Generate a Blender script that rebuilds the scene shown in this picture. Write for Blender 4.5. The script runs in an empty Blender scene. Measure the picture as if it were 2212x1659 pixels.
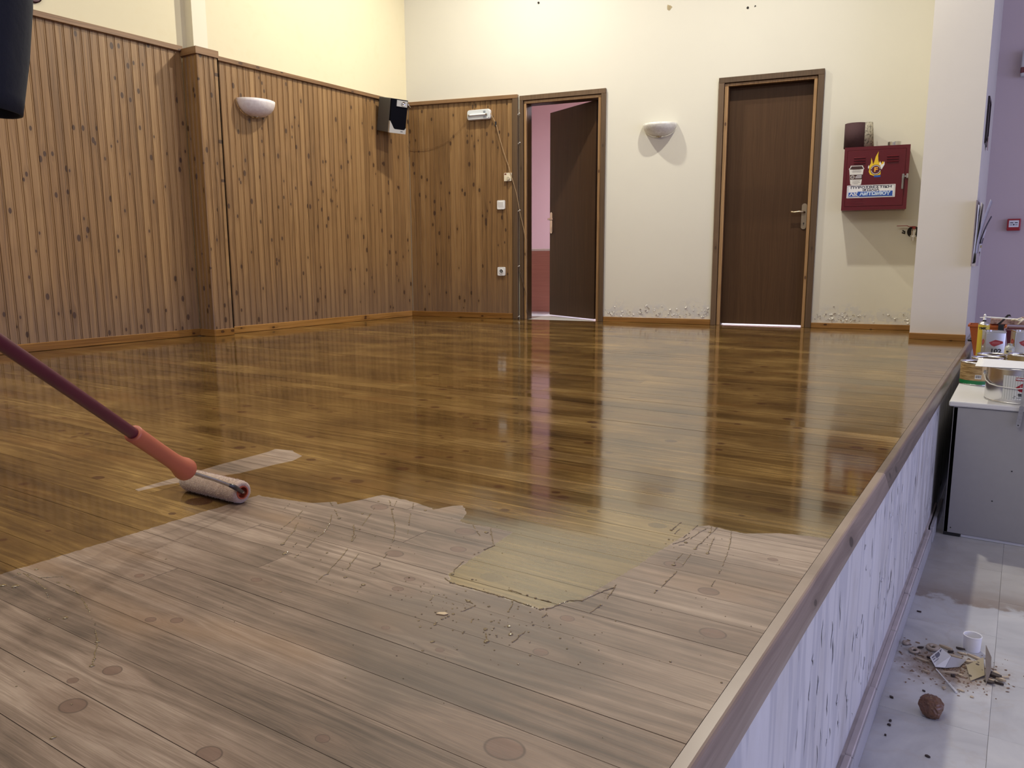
import bpy, bmesh, math, random
from mathutils import Vector, Matrix
random.seed(7)
C = bpy.context.scene.collection
SC = bpy.context.scene
PI = math.pi

# ------------------------------------------------------------------ camera
YAW, PITCH, ROLL, FPX = math.radians(33.114473), math.radians(9.168066), math.radians(-0.231243), 1686.473
CAM_Z = 0.6
cy, sy, cp, sp = math.cos(YAW), math.sin(YAW), math.cos(PITCH), math.sin(PITCH)
fw = Vector((-sy * cp, cy * cp, -sp)); rt = Vector((cy, sy, 0)); up = rt.cross(fw)
cr, sr = math.cos(ROLL), math.sin(ROLL)
r2 = rt * cr + up * sr; u2 = up * cr - rt * sr
camd = bpy.data.cameras.new('camera'); cam = bpy.data.objects.new('camera', camd); C.objects.link(cam)
camd.sensor_fit = 'HORIZONTAL'; camd.sensor_width = 36.0; camd.lens = FPX / 2212 * 36.0
camd.clip_start = 0.02; camd.clip_end = 60
M = Matrix((r2, u2, -fw)).transposed().to_4x4(); M.translation = Vector((0, 0, CAM_Z))
cam.matrix_world = M
SC.camera = cam

# ------------------------------------------------------------------ light and exposure
SC.view_settings.view_transform = 'Standard'; SC.view_settings.look = 'None'
SC.view_settings.exposure = 0.30; SC.view_settings.gamma = 1.0; SC.view_settings.use_curve_mapping = False
w = bpy.data.worlds.new('world'); SC.world = w; w.use_nodes = True
w.node_tree.nodes['Background'].inputs[0].default_value = (0.75, 0.8, 1.0, 1)
w.node_tree.nodes['Background'].inputs[1].default_value = 0.3

def area(name, loc, direction, size, power, col, size_y=None, shape=None):
    l = bpy.data.lights.new(name, 'AREA'); l.energy = power; l.color = col
    l.shape = shape or ('RECTANGLE' if size_y else 'SQUARE'); l.size = size
    if size_y: l.size_y = size_y
    o = bpy.data.objects.new(name, l); C.objects.link(o); o.location = loc
    o.rotation_euler = Vector(direction).to_track_quat('-Z', 'Y').to_euler()
    return o
WARM = (1.0, 0.95, 0.82)
LAMPS = [(-1.58, 5.62, 4.0), (-3.80, 5.58, 4.0)]
for i, p in enumerate(LAMPS):
    area('ceiling_lamp_light', (p[0], p[1], p[2] - 0.03), (0, -0.42, -0.91), 0.13, 82, WARM, shape='DISK')
# broad warm fill panel added for the unseen general lighting, and daylight through the tall windows on the hall side
area('warm_fill_light', (-2.4, 0.4, 4.05), (0, 0.1, -1), 4.2, 118, (1.0, 0.955, 0.83), 2.6)
area('window_daylight', (6.2, 1.6, 1.2), (-1, 0.0, -0.05), 9.5, 205, (0.53, 0.57, 1.0), 2.4)
SC.cycles.caustics_reflective = False; SC.cycles.caustics_refractive = False
area('back_room_light', (-2.4, 8.3, 2.5), (0, 0, -1), 1.6, 170, (0.80, 0.84, 1.0), 1.2)

# ------------------------------------------------------------------ helpers
def link(o, parent=None):
    C.objects.link(o)
    if parent is not None: o.parent = parent
    return o
def empty(name, loc=(0, 0, 0), rz=0.0, parent=None):
    o = bpy.data.objects.new(name, None); o.empty_display_size = 0.05
    o.location = loc; o.rotation_euler = (0, 0, rz)
    return link(o, parent)
def thing(name, label, cat, loc=(0, 0, 0), rz=0.0, group=None):
    o = empty(name, loc, rz); o['label'] = label; o['category'] = cat
    if group: o['group'] = group
    return o
def tag(o, label, cat, group=None):
    o['label'] = label; o['category'] = cat
    if group: o['group'] = group
    return o
def struct(o):
    o['kind'] = 'structure'; return o

class MB:
    """collects shapes into one bmesh"""
    def __init__(s): s.bm = bmesh.new()
    def faces(s, vs, fs):
        v = [s.bm.verts.new(p) for p in vs]
        for f in fs:
            try: s.bm.faces.new([v[i] for i in f])
            except ValueError: pass
        return s
    def box(s, a, b):
        x0, y0, z0 = a; x1, y1, z1 = b
        vs = [(x0,y0,z0),(x1,y0,z0),(x1,y1,z0),(x0,y1,z0),(x0,y0,z1),(x1,y0,z1),(x1,y1,z1),(x0,y1,z1)]
        return s.faces(vs, [(0,3,2,1),(4,5,6,7),(0,1,5,4),(1,2,6,5),(2,3,7,6),(3,0,4,7)])
    def bbox(s, a, b, bev=0.003, seg=1):
        t = bmesh.new(); tm = MB.__new__(MB); tm.bm = t; tm.box(a, b)
        bmesh.ops.bevel(t, geom=t.edges[:], offset=bev, segments=seg, affect='EDGES', profile=0.5)
        return s.merge(t)
    def merge(s, t, mat=None):
        if mat is not None: bmesh.ops.transform(t, matrix=mat, verts=t.verts[:])
        me = bpy.data.meshes.new('tmp'); t.to_mesh(me); t.free(); s.bm.from_mesh(me); bpy.data.meshes.remove(me)
        return s
    def prism(s, poly, axis, a, b):
        """poly: 2D points, extruded along axis 'x','y','z' from a to b"""
        def P(p, t):
            return {'x': (t, p[0], p[1]), 'y': (p[0], t, p[1]), 'z': (p[0], p[1], t)}[axis]
        n = len(poly); vs = [P(p, a) for p in poly] + [P(p, b) for p in poly]
        fs = [tuple(range(n - 1, -1, -1)), tuple(range(n, 2 * n))] + [(i, (i + 1) % n, n + (i + 1) % n, n + i) for i in range(n)]
        return s.faces(vs, fs)
    def lathe(s, prof, c=(0, 0, 0), seg=24, mat=None):
        """prof: (radius, z) points"""
        vs, fs = [], []
        for r, z in prof:
            for k in range(seg):
                a = 2 * PI * k / seg; vs.append((c[0] + r * math.cos(a), c[1] + r * math.sin(a), c[2] + z))
        for i in range(len(prof) - 1):
            for k in range(seg):
                k2 = (k + 1) % seg; fs.append((i * seg + k, i * seg + k2, (i + 1) * seg + k2, (i + 1) * seg + k))
        if prof[0][0] > 1e-6: fs.append(tuple(range(seg - 1, -1, -1)))
        if prof[-1][0] > 1e-6: fs.append(tuple(range((len(prof) - 1) * seg, len(prof) * seg)))
        if mat is not None: vs = [tuple(mat @ Vector(v)) for v in vs]
        return s.faces(vs, fs)
    def lathe_open(s, prof, c=(0, 0, 0), seg=24, mat=None):
        n0 = len(s.bm.verts); vs, fs = [], []
        for r, z in prof:
            for k in range(seg):
                a = 2 * PI * k / seg; vs.append((c[0] + r * math.cos(a), c[1] + r * math.sin(a), c[2] + z))
        for i in range(len(prof) - 1):
            for k in range(seg):
                k2 = (k + 1) % seg; fs.append((i * seg + k, i * seg + k2, (i + 1) * seg + k2, (i + 1) * seg + k))
        if mat is not None: vs = [tuple(mat @ Vector(v)) for v in vs]
        return s.faces(vs, fs)
    def cyl(s, p0, p1, r, seg=12, r1=None):
        p0, p1 = Vector(p0), Vector(p1); d = p1 - p0; L = d.length
        m = Matrix.Translation(p0) @ d.to_track_quat('Z', 'Y').to_matrix().to_4x4()
        return s.lathe([(r, 0), (r if r1 is None else r1, L)], seg=seg, mat=m)
    def tube(s, pts, r, seg=8):
        pts = [Vector(p) for p in pts]; n = len(pts); rs = r if isinstance(r, (list, tuple)) else [r] * n
        vs, fs = [], []; ref = Vector((0, 0, 1)); prev = None
        for i, p in enumerate(pts):
            t = (pts[min(i + 1, n - 1)] - pts[max(i - 1, 0)]).normalized()
            a = t.cross(ref if abs(t.dot(ref)) < 0.95 else Vector((1, 0, 0))).normalized() if prev is None else (prev - t * prev.dot(t)).normalized()
            prev = a; b = t.cross(a)
            for k in range(seg):
                q = 2 * PI * k / seg; vs.append(tuple(p + (a * math.cos(q) + b * math.sin(q)) * rs[i]))
        for i in range(n - 1):
            for k in range(seg):
                k2 = (k + 1) % seg; fs.append((i * seg + k, i * seg + k2, (i + 1) * seg + k2, (i + 1) * seg + k))
        fs += [tuple(range(seg - 1, -1, -1)), tuple(range((n - 1) * seg, n * seg))]
        return s.faces(vs, fs)
    def dome(s, c, rx, ry, h, rot=0.0, seg=10):
        vs, fs = [], []
        prof = [(1.0, 0.0), (0.93, 0.45), (0.68, 0.82), (0.35, 0.97)]
        for r, z in prof:
            for k in range(seg):
                a = 2 * PI * k / seg; x, y = rx * r * math.cos(a), ry * r * math.sin(a)
                vs.append((c[0] + x * math.cos(rot) - y * math.sin(rot), c[1] + x * math.sin(rot) + y * math.cos(rot), c[2] + h * z))
        for i in range(3):
            for k in range(seg):
                k2 = (k + 1) % seg; fs.append((i * seg + k, i * seg + k2, (i + 1) * seg + k2, (i + 1) * seg + k))
        fs.append(tuple(range(3 * seg, 4 * seg)))
        return s.faces(vs, fs)
    def build(s, name, mat, parent=None, origin=(0, 0, 0), smooth=False, loc=None, fix=True):
        if fix: bmesh.ops.recalc_face_normals(s.bm, faces=s.bm.faces[:])
        if origin != (0, 0, 0): bmesh.ops.translate(s.bm, verts=s.bm.verts[:], vec=-Vector(origin))
        me = bpy.data.meshes.new(name); s.bm.to_mesh(me); s.bm.free()
        if smooth:
            me.shade_smooth()
            if smooth != 'all': me.set_sharp_from_angle(angle=math.radians(40))
        o = bpy.data.objects.new(name, me)
        if mat: me.materials.append(mat)
        if loc is not None: o.location = loc
        return link(o, parent)

def rounded_rect(w, h, r, n=4, cx=0, cz=0):
    pts = []
    for qx, qz, a0 in ((1, 1, 0), (-1, 1, 90), (-1, -1, 180), (1, -1, 270)):
        for k in range(n + 1):
            a = math.radians(a0 + 90 * k / n)
            pts.append((cx + qx * (w / 2 - r) + r * math.cos(a), cz + qz * (h / 2 - r) + r * math.sin(a)))
    return pts

# ------------------------------------------------------------------ node helper
class NT:
    def __init__(s, name):
        s.m = bpy.data.materials.new(name); s.m.use_nodes = True; s.t = s.m.node_tree
        s.p = s.t.nodes['Principled BSDF']; s.out = s.t.nodes['Material Output']
    def n(s, typ, **kw):
        o = s.t.nodes.new(typ)
        for k, v in kw.items(): setattr(o, k, v)
        return o
    def put(s, sock, v):
        if v is None: return
        if hasattr(v, 'is_output'): s.t.links.new(v, sock)
        elif isinstance(v, (tuple, list)):
            v = tuple(v)
            if len(sock.default_value) == 4 and len(v) == 3: v = v + (1,)
            sock.default_value = v
        else: sock.default_value = v
    def math(s, op, a, b=None, c=None, clamp=False):
        o = s.n('ShaderNodeMath', operation=op); o.use_clamp = clamp
        s.put(o.inputs[0], a); s.put(o.inputs[1], b); s.put(o.inputs[2], c); return o.outputs[0]
    def vmath(s, op, a, b=None):
        o = s.n('ShaderNodeVectorMath', operation=op); s.put(o.inputs[0], a); s.put(o.inputs[1], b)
        return o.outputs['Value'] if op in ('LENGTH', 'DISTANCE', 'DOT_PRODUCT') else o.outputs[0]
    def xyz(s, v):
        o = s.n('ShaderNodeSeparateXYZ'); s.put(o.inputs[0], v); return o.outputs
    def vec(s, x, y, z=0.0):
        o = s.n('ShaderNodeCombineXYZ'); s.put(o.inputs[0], x); s.put(o.inputs[1], y); s.put(o.inputs[2], z); return o.outputs[0]
    def noise(s, v, scale=1.0, detail=2.0, rough=0.5, dim='3D', dist=0.0):
        o = s.n('ShaderNodeTexNoise', noise_dimensions=dim); s.put(o.inputs['Vector'], v)
        o.inputs['Scale'].default_value = scale; o.inputs['Detail'].default_value = detail
        o.inputs['Roughness'].default_value = rough; o.inputs['Distortion'].default_value = dist
        return o.outputs[0]
    def voronoi(s, v, scale=1.0, feature='F1', rnd=1.0):
        o = s.n('ShaderNodeTexVoronoi', feature=feature); s.put(o.inputs['Vector'], v)
        o.inputs['Scale'].default_value = scale; o.inputs['Randomness'].default_value = rnd
        return o.outputs
    def ramp(s, f, stops, mode='LINEAR'):
        o = s.n('ShaderNodeValToRGB'); s.put(o.inputs[0], f); e = o.color_ramp; e.interpolation = mode
        while len(e.elements) < len(stops): e.elements.new(0.5)
        for el, (p, c) in zip(e.elements, stops):
            el.position = p; el.color = (c, c, c, 1) if not isinstance(c, (tuple, list)) else tuple(c) + (1,)
        return o.outputs[0]
    def step(s, f, a, b):
        o = s.n('ShaderNodeMapRange', interpolation_type='SMOOTHSTEP'); s.put(o.inputs[0], f)
        s.put(o.inputs[1], a); s.put(o.inputs[2], b); return o.outputs[0]
    def mix(s, f, a, b, mode='MIX'):
        o = s.n('ShaderNodeMix', data_type='RGBA', blend_type=mode); s.put(o.inputs[0], f)
        s.put(o.inputs[6], a); s.put(o.inputs[7], b); return o.outputs[2]
    def curve(s, f, pts):
        o = s.n('ShaderNodeFloatCurve'); s.put(o.inputs['Value'], f); c = o.mapping.curves[0]
        while len(c.points) < len(pts): c.points.new(0.5, 0.5)
        for q, (x, y) in zip(c.points, pts): q.location = (x, y); q.handle_type = 'VECTOR'
        o.mapping.update(); return o.outputs[0]
    def bump(s, h, strength=0.3, dist=0.01):
        o = s.n('ShaderNodeBump'); s.put(o.inputs['Height'], h)
        s.put(o.inputs['Strength'], strength); o.inputs['Distance'].default_value = dist
        s.t.links.new(o.outputs[0], s.p.inputs['Normal'])
    def pos(s): return s.n('ShaderNodeNewGeometry').outputs['Position']
    def obj(s): return s.n('ShaderNodeTexCoord').outputs['Object']
    def rnd(s): return s.n('ShaderNodeObjectInfo').outputs['Random']
    def attr(s, name):
        return s.n('ShaderNodeAttribute', attribute_type='OBJECT', attribute_name=name).outputs['Vector']
    def base(s, c, rough=0.5, metal=0.0, spec=None):
        s.put(s.p.inputs['Base Color'], c); s.put(s.p.inputs['Roughness'], rough); s.put(s.p.inputs['Metallic'], metal)
        if spec is not None: s.put(s.p.inputs['Specular IOR Level'], spec)
        return s.m
def srgb(r, g, b):
    f = lambda v: (v / 255 / 12.92) if v / 255 <= 0.04045 else ((v / 255 + 0.055) / 1.055) ** 2.4
    return (f(r), f(g), f(b))
def plain(name, c, rough=0.5, metal=0.0, var=0.06, scale=30.0, bump=0.0, spec=None):
    """a plain surface with a little procedural variation"""
    t = NT(name); f = t.noise(t.obj(), scale, 3.0)
    col = t.mix(f, tuple(v * (1 - var) for v in c), tuple(min(1, v * (1 + var)) for v in c))
    if bump: t.bump(f, bump, 0.004)
    return t.base(col, rough, metal, spec)

# ------------------------------------------------------------------ wood
def knots(t, px, py, names, grow=0.8):
    """knot core, ring halo and signed bend of the grain from the object's own list of knots (x, y, radius)"""
    core = None; halo = None; bend = None
    for nm in names:
        k = t.xyz(t.attr(nm))
        dx = t.math('SUBTRACT', px, k[0]); dy = t.math('SUBTRACT', py, k[1])
        rr = t.math('MAXIMUM', k[2], 1e-4)
        d = t.math('DIVIDE', t.vmath('LENGTH', t.vec(t.math('MULTIPLY', dx, grow), dy, 0)), rr)
        c = t.step(d, 1.12, 0.88)
        hx = t.vmath('LENGTH', t.vec(t.math('MULTIPLY', dx, 0.33), dy, 0)); h = t.step(t.math('DIVIDE', hx, rr), 3.2, 0.6)
        b = t.math('MULTIPLY', h, t.math('DIVIDE', t.math('ARCTANGENT', t.math('DIVIDE', dy, rr)), 1.5))
        core = c if core is None else t.math('MAXIMUM', core, c)
        halo = h if halo is None else t.math('MAXIMUM', halo, h)
        bend = b if bend is None else t.math('ADD', bend, b)
    return core, halo, bend

# wet / dry line of the fresh varnish on the stage floor (stage coordinates)
WET = [(-5.5,-1.0),(-1.617,-1.0),(-1.613,1.268),(-1.585,1.266),(-1.50,1.282),(-1.437,1.295),(-1.402,1.335),(-1.372,1.315),(-1.345,1.43),(-1.334,1.444),
       (-1.274,1.439),(-1.215,1.435),(-1.15,1.417),(-1.121,1.49),(-1.07,1.44),(-1.045,1.375),(-0.96,1.389),(-0.900,1.388),(-0.892,1.16),(-0.877,1.108),(-0.854,1.095),(-0.743,1.097),
       (-0.656,1.090),(-0.636,1.128),(-0.612,1.159),(-0.600,1.20),(-0.594,1.36),(-0.578,1.463),(-0.577,1.60),(-0.570,1.668),(-0.53,1.659),(-0.47,1.653),(-0.40,1.70),(-0.30,1.722),(-0.20,1.73)]
WET.sort()
def wood_floor():
    t = NT('pine_floor_plank'); P = t.xyz(t.pos()); x, y = P[0], P[1]; rnd = t.rnd()
    core, halo, bend = knots(t, x, y, ['k1', 'k2', 'k3', 'k4', 'k5', 'k6'])
    off = t.math('MULTIPLY', rnd, 61.0)
    slow = t.noise(t.vec(t.math('MULTIPLY', x, 1.1), t.math('MULTIPLY', y, 9.0), off), 1.0, 2.0)
    gy = t.math('ADD', t.math('MULTIPLY', y, 85.0), t.math('MULTIPLY', slow, 9.0))
    gy = t.math('SUBTRACT', gy, t.math('MULTIPLY', bend, 2.2))
    grain = t.noise(t.vec(t.math('MULTIPLY', x, 1.7), gy, off), 1.0, 4.0, 0.62)
    rings = t.math('SINE', t.math('MULTIPLY', gy, 2.6)); rings = t.math('MULTIPLY_ADD', rings, 0.5, 0.5)
    fibre = t.noise(t.vec(t.math('MULTIPLY', x, 14.0), t.math('MULTIPLY', y, 620.0), off), 1.0, 2.0, 0.6)
    blot = t.noise(t.vec(t.math('MULTIPLY', x, 2.3), t.math('MULTIPLY', y, 3.4), 3.0), 1.0, 4.0, 0.55)
    mott = t.noise(t.vec(t.math('MULTIPLY', x, 9.0), t.math('MULTIPLY', y, 34.0), off), 1.0, 4.0, 0.65)
    g = t.math('ADD', t.math('MULTIPLY', grain, 0.44), t.math('ADD', t.math('MULTIPLY', rings, 0.06), t.math('MULTIPLY', fibre, 0.30)))
    g = t.math('ADD', g, t.math('MULTIPLY', mott, 0.20))
    g = t.math('ADD', g, t.math('MULTIPLY', t.math('SUBTRACT', blot, 0.5), 0.62))
    g = t.math('ADD', g, t.math('MULTIPLY', t.math('SUBTRACT', rnd, 0.5), 0.12))
    dry = t.ramp(g, [(0.30, (0.070, 0.045, 0.031)), (0.43, (0.142, 0.095, 0.067)), (0.54, (0.210, 0.146, 0.106)), (0.70, (0.35, 0.262, 0.198))])
    warm = t.step(t.noise(t.vec(t.math('MULTIPLY', x, 1.6), t.math('MULTIPLY', y, 5.0), 9.0), 1.0, 3.0), 0.52, 0.72)
    dry = t.mix(t.math('MULTIPLY', warm, 0.55), dry, (0.28, 0.165, 0.088))
    # damp, darker wood where varnish has already soaked in ahead of the roller
    q = t.math('ADD', t.math('ABSOLUTE', t.math('SUBTRACT', t.math('ADD', x, t.math('MULTIPLY', t.math('SUBTRACT', blot, 0.5), 0.25)), -0.72)), t.math('MULTIPLY', t.math('ABSOLUTE', t.math('SUBTRACT', y, 0.93)), 1.25))
    damp = t.step(q, 0.34, 0.22)
    dry = t.mix(t.math('MULTIPLY', damp, 0.50), dry, (0.075, 0.054, 0.040))
    dry = t.mix(t.math('MULTIPLY', halo, 0.25), dry, (0.20, 0.12, 0.08))
    rim = t.math('MULTIPLY', core, t.math('SUBTRACT', 1.0, core)); dry = t.mix(t.math('MULTIPLY', core, 0.75), dry, t.mix(mott, (0.055, 0.028, 0.020), (0.21, 0.115, 0.080)))
    dry = t.mix(t.math('MULTIPLY', rim, 2.6), dry, (0.045, 0.026, 0.018))
    g2 = t.math('SUBTRACT', g, 0.03)
    wetc = t.ramp(g2, [(0.24, (0.022, 0.011, 0.003)), (0.40, (0.082, 0.044, 0.012)), (0.53, (0.155, 0.088, 0.025)), (0.74, (0.36, 0.225, 0.075))])
    wetc = t.mix(t.math('MULTIPLY', warm, 0.45), wetc, (0.155, 0.070, 0.017))
    wetc = t.mix(t.math('MULTIPLY', halo, 0.2), wetc, (0.13, 0.066, 0.02))
    wetc = t.mix(t.math('MULTIPLY', core, 0.85), wetc, (0.040, 0.013, 0.005))
    # the freshly poured strip beyond the roller's pool lies thick and greenish-yellow
    fresh = t.math('MULTIPLY', t.step(x, -0.98, -0.86), t.step(y, 2.2, 1.5))
    wetc = t.mix(t.math('MULTIPLY', fresh, 0.40), wetc, t.mix(g2, (0.08, 0.052, 0.020), (0.34, 0.26, 0.115)))
    jit = t.math('MULTIPLY', t.math('SUBTRACT', t.noise(t.vec(t.math('MULTIPLY', x, 60.0), t.math('MULTIPLY', y, 60.0), 0), 1.0, 2.0), 0.5), 0.012)
    X0, X1 = -5.5, -0.2
    line = t.curve(t.math('DIVIDE', t.math('SUBTRACT', t.math('ADD', x, jit), X0), X1 - X0), [((a - X0) / (X1 - X0), (b + 1) / 3.0) for a, b in WET])
    yn = t.math('SUBTRACT', t.math('ADD', y, jit), t.math('SUBTRACT', t.math('MULTIPLY', line, 3.0), 1.0))
    wet = t.step(yn, -0.003, 0.003)
    v = t.math('DIVIDE', t.math('SUBTRACT', y, 1.0), 0.8)
    xl = t.curve(v, [(0, 0.5), (0.15, 0.5), (0.155, 0.37), (0.5, 0.24), (0.73, 0.22), (0.78, 0.17), (0.80, 0.5), (1, 0.5)])
    xr = t.curve(v, [(0, 0.5), (0.15, 0.5), (0.155, 0.50), (0.23, 0.53), (0.36, 0.68), (0.47, 0.90), (0.62, 0.95), (0.69, 1.0), (0.76, 0.90), (0.785, 0.60), (0.80, 0.5), (1, 0.5)])
    xn = t.math('DIVIDE', t.math('ADD', x, 2.0), 0.2)
    isl = t.math('MULTIPLY', t.step(t.math('SUBTRACT', xn, xl), 0.0, 0.02), t.step(t.math('SUBTRACT', xr, xn), 0.0, 0.02))
    wet = t.math('MULTIPLY', wet, t.math('SUBTRACT', 1.0, isl))
    col = t.mix(wet, dry, wetc)
    rough = t.mix(wet, t.math('MULTIPLY_ADD', fibre, 0.25, 0.42), t.math('MULTIPLY_ADD', t.math('MULTIPLY', rnd, blot), 0.14, 0.07))
    hb = t.math('ADD', t.math('MULTIPLY', fibre, 0.55), t.math('MULTIPLY', grain, 0.8))
    hw = t.noise(t.vec(t.math('MULTIPLY', x, 2.0), t.math('MULTIPLY', y, 60.0), off), 1.0, 3.0, 0.5)
    h = t.mix(wet, hb, t.math('ADD', t.math('MULTIPLY', hw, 0.9), t.math('MULTIPLY', fibre, 0.02)))
    t.bump(h, t.math('MULTIPLY_ADD', wet, -0.24, 0.30), 0.0012)
    t.put(t.p.inputs['IOR'], t.math('MULTIPLY_ADD', wet, 0.40, 1.45))
    return t.base(col, rough)

def wood_board(name, dark, mid, light, knot, along='z', rough=0.45, grey=0.0, var=0.3, spec=None):
    t = NT(name); o = t.xyz(t.obj()); rnd = t.rnd(); off = t.math('MULTIPLY', rnd, 47.0)
    a, b = (o[2], o[0]) if along == 'z' else ((o[0], o[2]) if along == 'x' else (o[1], o[2]))
    core, halo, bend = knots(t, a, b, ['k1', 'k2', 'k3', 'k4'], 0.52)
    slow = t.noise(t.vec(t.math('MULTIPLY', a, 1.4), t.math('MULTIPLY', b, 14.0), off), 1.0, 2.0)
    gb = t.math('ADD', t.math('MULTIPLY', b, 110.0), t.math('MULTIPLY', slow, 8.0))
    gb = t.math('SUBTRACT', gb, t.math('MULTIPLY', bend, 1.6))
    grain = t.noise(t.vec(t.math('MULTIPLY', a, 1.6), gb, off), 1.0, 4.0, 0.6)
    g = t.math('ADD', t.math('MULTIPLY', grain, 1.0 - var), t.math('MULTIPLY', rnd, var))
    col = t.ramp(g, [(0.28, dark), (0.5, mid), (0.74, light)])
    bl = t.noise(t.vec(t.math('MULTIPLY', a, 2.5), off, 0), 1.0, 2.0)
    col = t.mix(t.math('MULTIPLY', t.step(bl, 0.55, 0.75), 0.30), col, dark)
    if grey:
        pz = t.xyz(t.pos())[2]
        ff = t.step(t.math('ADD', pz, t.math('MULTIPLY', grain, 0.5)), 0.95, 0.1)
        col = t.mix(t.math('MULTIPLY', ff, grey), col, (0.165, 0.110, 0.082))
    col = t.mix(t.math('MULTIPLY', halo, 0.35), col, dark)
    col = t.mix(t.math('MULTIPLY', core, 0.85), col, knot)
    t.bump(grain, 0.12, 0.002)
    return t.base(col, rough, spec=spec)

M_FLOOR = wood_floor()
M_BOARD = wood_board('pine_cladding', (0.145, 0.076, 0.027), (0.265, 0.145, 0.054), (0.350, 0.210, 0.086), (0.045, 0.020, 0.010), grey=0.55, var=0.2)
M_RAIL = wood_board('pine_rail', (0.14, 0.070, 0.028), (0.25, 0.135, 0.058), (0.34, 0.20, 0.095), (0.06, 0.025, 0.012), along='y')
M_SKIRT = wood_board('varnished_skirting', (0.13, 0.052, 0.010), (0.27, 0.125, 0.026), (0.40, 0.20, 0.055), (0.05, 0.018, 0.006), along='y', rough=0.25)
M_SKIRTX = wood_board('varnished_skirting_back', (0.13, 0.052, 0.010), (0.25, 0.115, 0.026), (0.37, 0.19, 0.055), (0.05, 0.018, 0.006), along='x', rough=0.25)
M_FRAME = wood_board('brown_door_frame', (0.075, 0.043, 0.020), (0.115, 0.068, 0.034), (0.155, 0.095, 0.052), (0.05, 0.025, 0.012))
M_STOP = wood_board('light_pine_strip', (0.20, 0.105, 0.040), (0.36, 0.205, 0.085), (0.46, 0.29, 0.14), (0.08, 0.03, 0.012))
M_LEAF = wood_board('dark_door_veneer', (0.040, 0.0185, 0.0075), (0.060, 0.029, 0.012), (0.080, 0.040, 0.017), (0.04, 0.02, 0.01), rough=0.48, spec=0.25)
M_NOSE = wood_board('stage_edge_board', (0.115, 0.080, 0.062), (0.200, 0.145, 0.115), (0.31, 0.235, 0.19), (0.05, 0.03, 0.025), along='y', rough=0.30)
M_DARK = plain('dark_recess', (0.012, 0.008, 0.006), 0.8)

def plaster(name, col, flake=False, rough=0.75, bump=0.10, stain=None):
    t = NT(name); P = t.pos(); xyz = t.xyz(P)
    n1 = t.noise(P, 1.3, 4.0); n2 = t.noise(P, 90.0, 3.0); n3 = t.noise(P, 14.0, 4.0)
    c = t.mix(n1, tuple(v * 0.95 for v in col), tuple(min(1, v * 1.04) for v in col))
    h = t.math('ADD', t.math('MULTIPLY', n2, 0.35), t.math('MULTIPLY', n3, 0.6))
    if stain:
        c = t.mix(t.math('MULTIPLY', t.step(n3, 0.52, 0.72), 0.25), c, stain)
    if flake:
        z = xyz[2]
        f = t.noise(P, 22.0, 5.0, 0.65)
        edge = t.math('ADD', t.math('MULTIPLY', z, 2.0), t.math('MULTIPLY', t.math('SUBTRACT', t.noise(P, 5.0, 3.0), 0.5), 0.8))
        m = t.math('MULTIPLY', t.step(edge, 0.42, 0.18), t.step(f, 0.46, 0.52))
        yel = t.step(t.math('ADD', z, t.math('MULTIPLY', n1, 0.6)), 1.5, 0.2)
        c = t.mix(t.math('MULTIPLY', yel, 0.22), c, (0.52, 0.43, 0.30))
        c = t.mix(t.math('MULTIPLY', m, 0.75), c, (0.58, 0.56, 0.53))
        h = t.math('ADD', h, t.math('MULTIPLY', m, 3.0))
    t.bump(h, bump, 0.004)
    return t.base(c, rough)
M_WALL = plaster('cream_plaster', (0.72, 0.695, 0.60), True)
M_WALL_L = plaster('yellow_cream_plaster', (0.73, 0.655, 0.44), stain=(0.70, 0.60, 0.38))
M_PILLAR = plaster('pillar_plaster', (0.70, 0.665, 0.60), bump=0.14)
M_FAR = plaster('lilac_plaster', (0.60, 0.50, 0.52))
M_CEIL = plaster('white_ceiling', (0.80, 0.78, 0.72))
M_HALL = plaster('hall_plaster', (0.62, 0.58, 0.55))
M_PINK = plaster('pink_plaster', (0.66, 0.46, 0.46))
M_WHITE = plain('white_plastic', (0.80, 0.80, 0.78), 0.35)
M_CREAM = plain('cream_plastic', (0.75, 0.68, 0.52), 0.4)
M_METAL = plain('brushed_steel', (0.62, 0.61, 0.60), 0.28, 1.0)
M_TIN = plain('tinplate', (0.72, 0.72, 0.74), 0.22, 1.0, 0.05, 8.0)
M_BRASS = plain('worn_bronze_metal', (0.42, 0.34, 0.24), 0.35, 0.9)
M_BLACK = plain('black_plastic', (0.012, 0.012, 0.014), 0.45)
M_RED = plain('dark_red_enamel', (0.105, 0.0075, 0.013), 0.32, 0.0, 0.05)
M_CABLE = plain('brown_cable', (0.10, 0.06, 0.035), 0.5)
M_TAN = plain('tan_cable', (0.36, 0.24, 0.13), 0.5)

# ================================================================== SETTING
HS = -0.66                      # hall floor level, the stage floor is z = 0
B0 = (-5.385, 6.335, 0.0); AB = math.radians(9.71539)
def bw(u, d=0.0, z=0.0):        # back-wall coordinates: u along it, d into it
    return (B0[0] + u * math.cos(AB) - d * math.sin(AB), B0[1] + u * math.sin(AB) + d * math.cos(AB), z)

def add_knots(o, n, along, width, rmin, rmax, prob=1.0):
    for i in range(1, n + 1):
        if random.random() < prob:
            o['k%d' % i] = [random.uniform(*along), random.uniform(-width, width), random.uniform(rmin, rmax)]
        else:
            o['k%d' % i] = [99.0, 99.0, 0.001]

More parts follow.
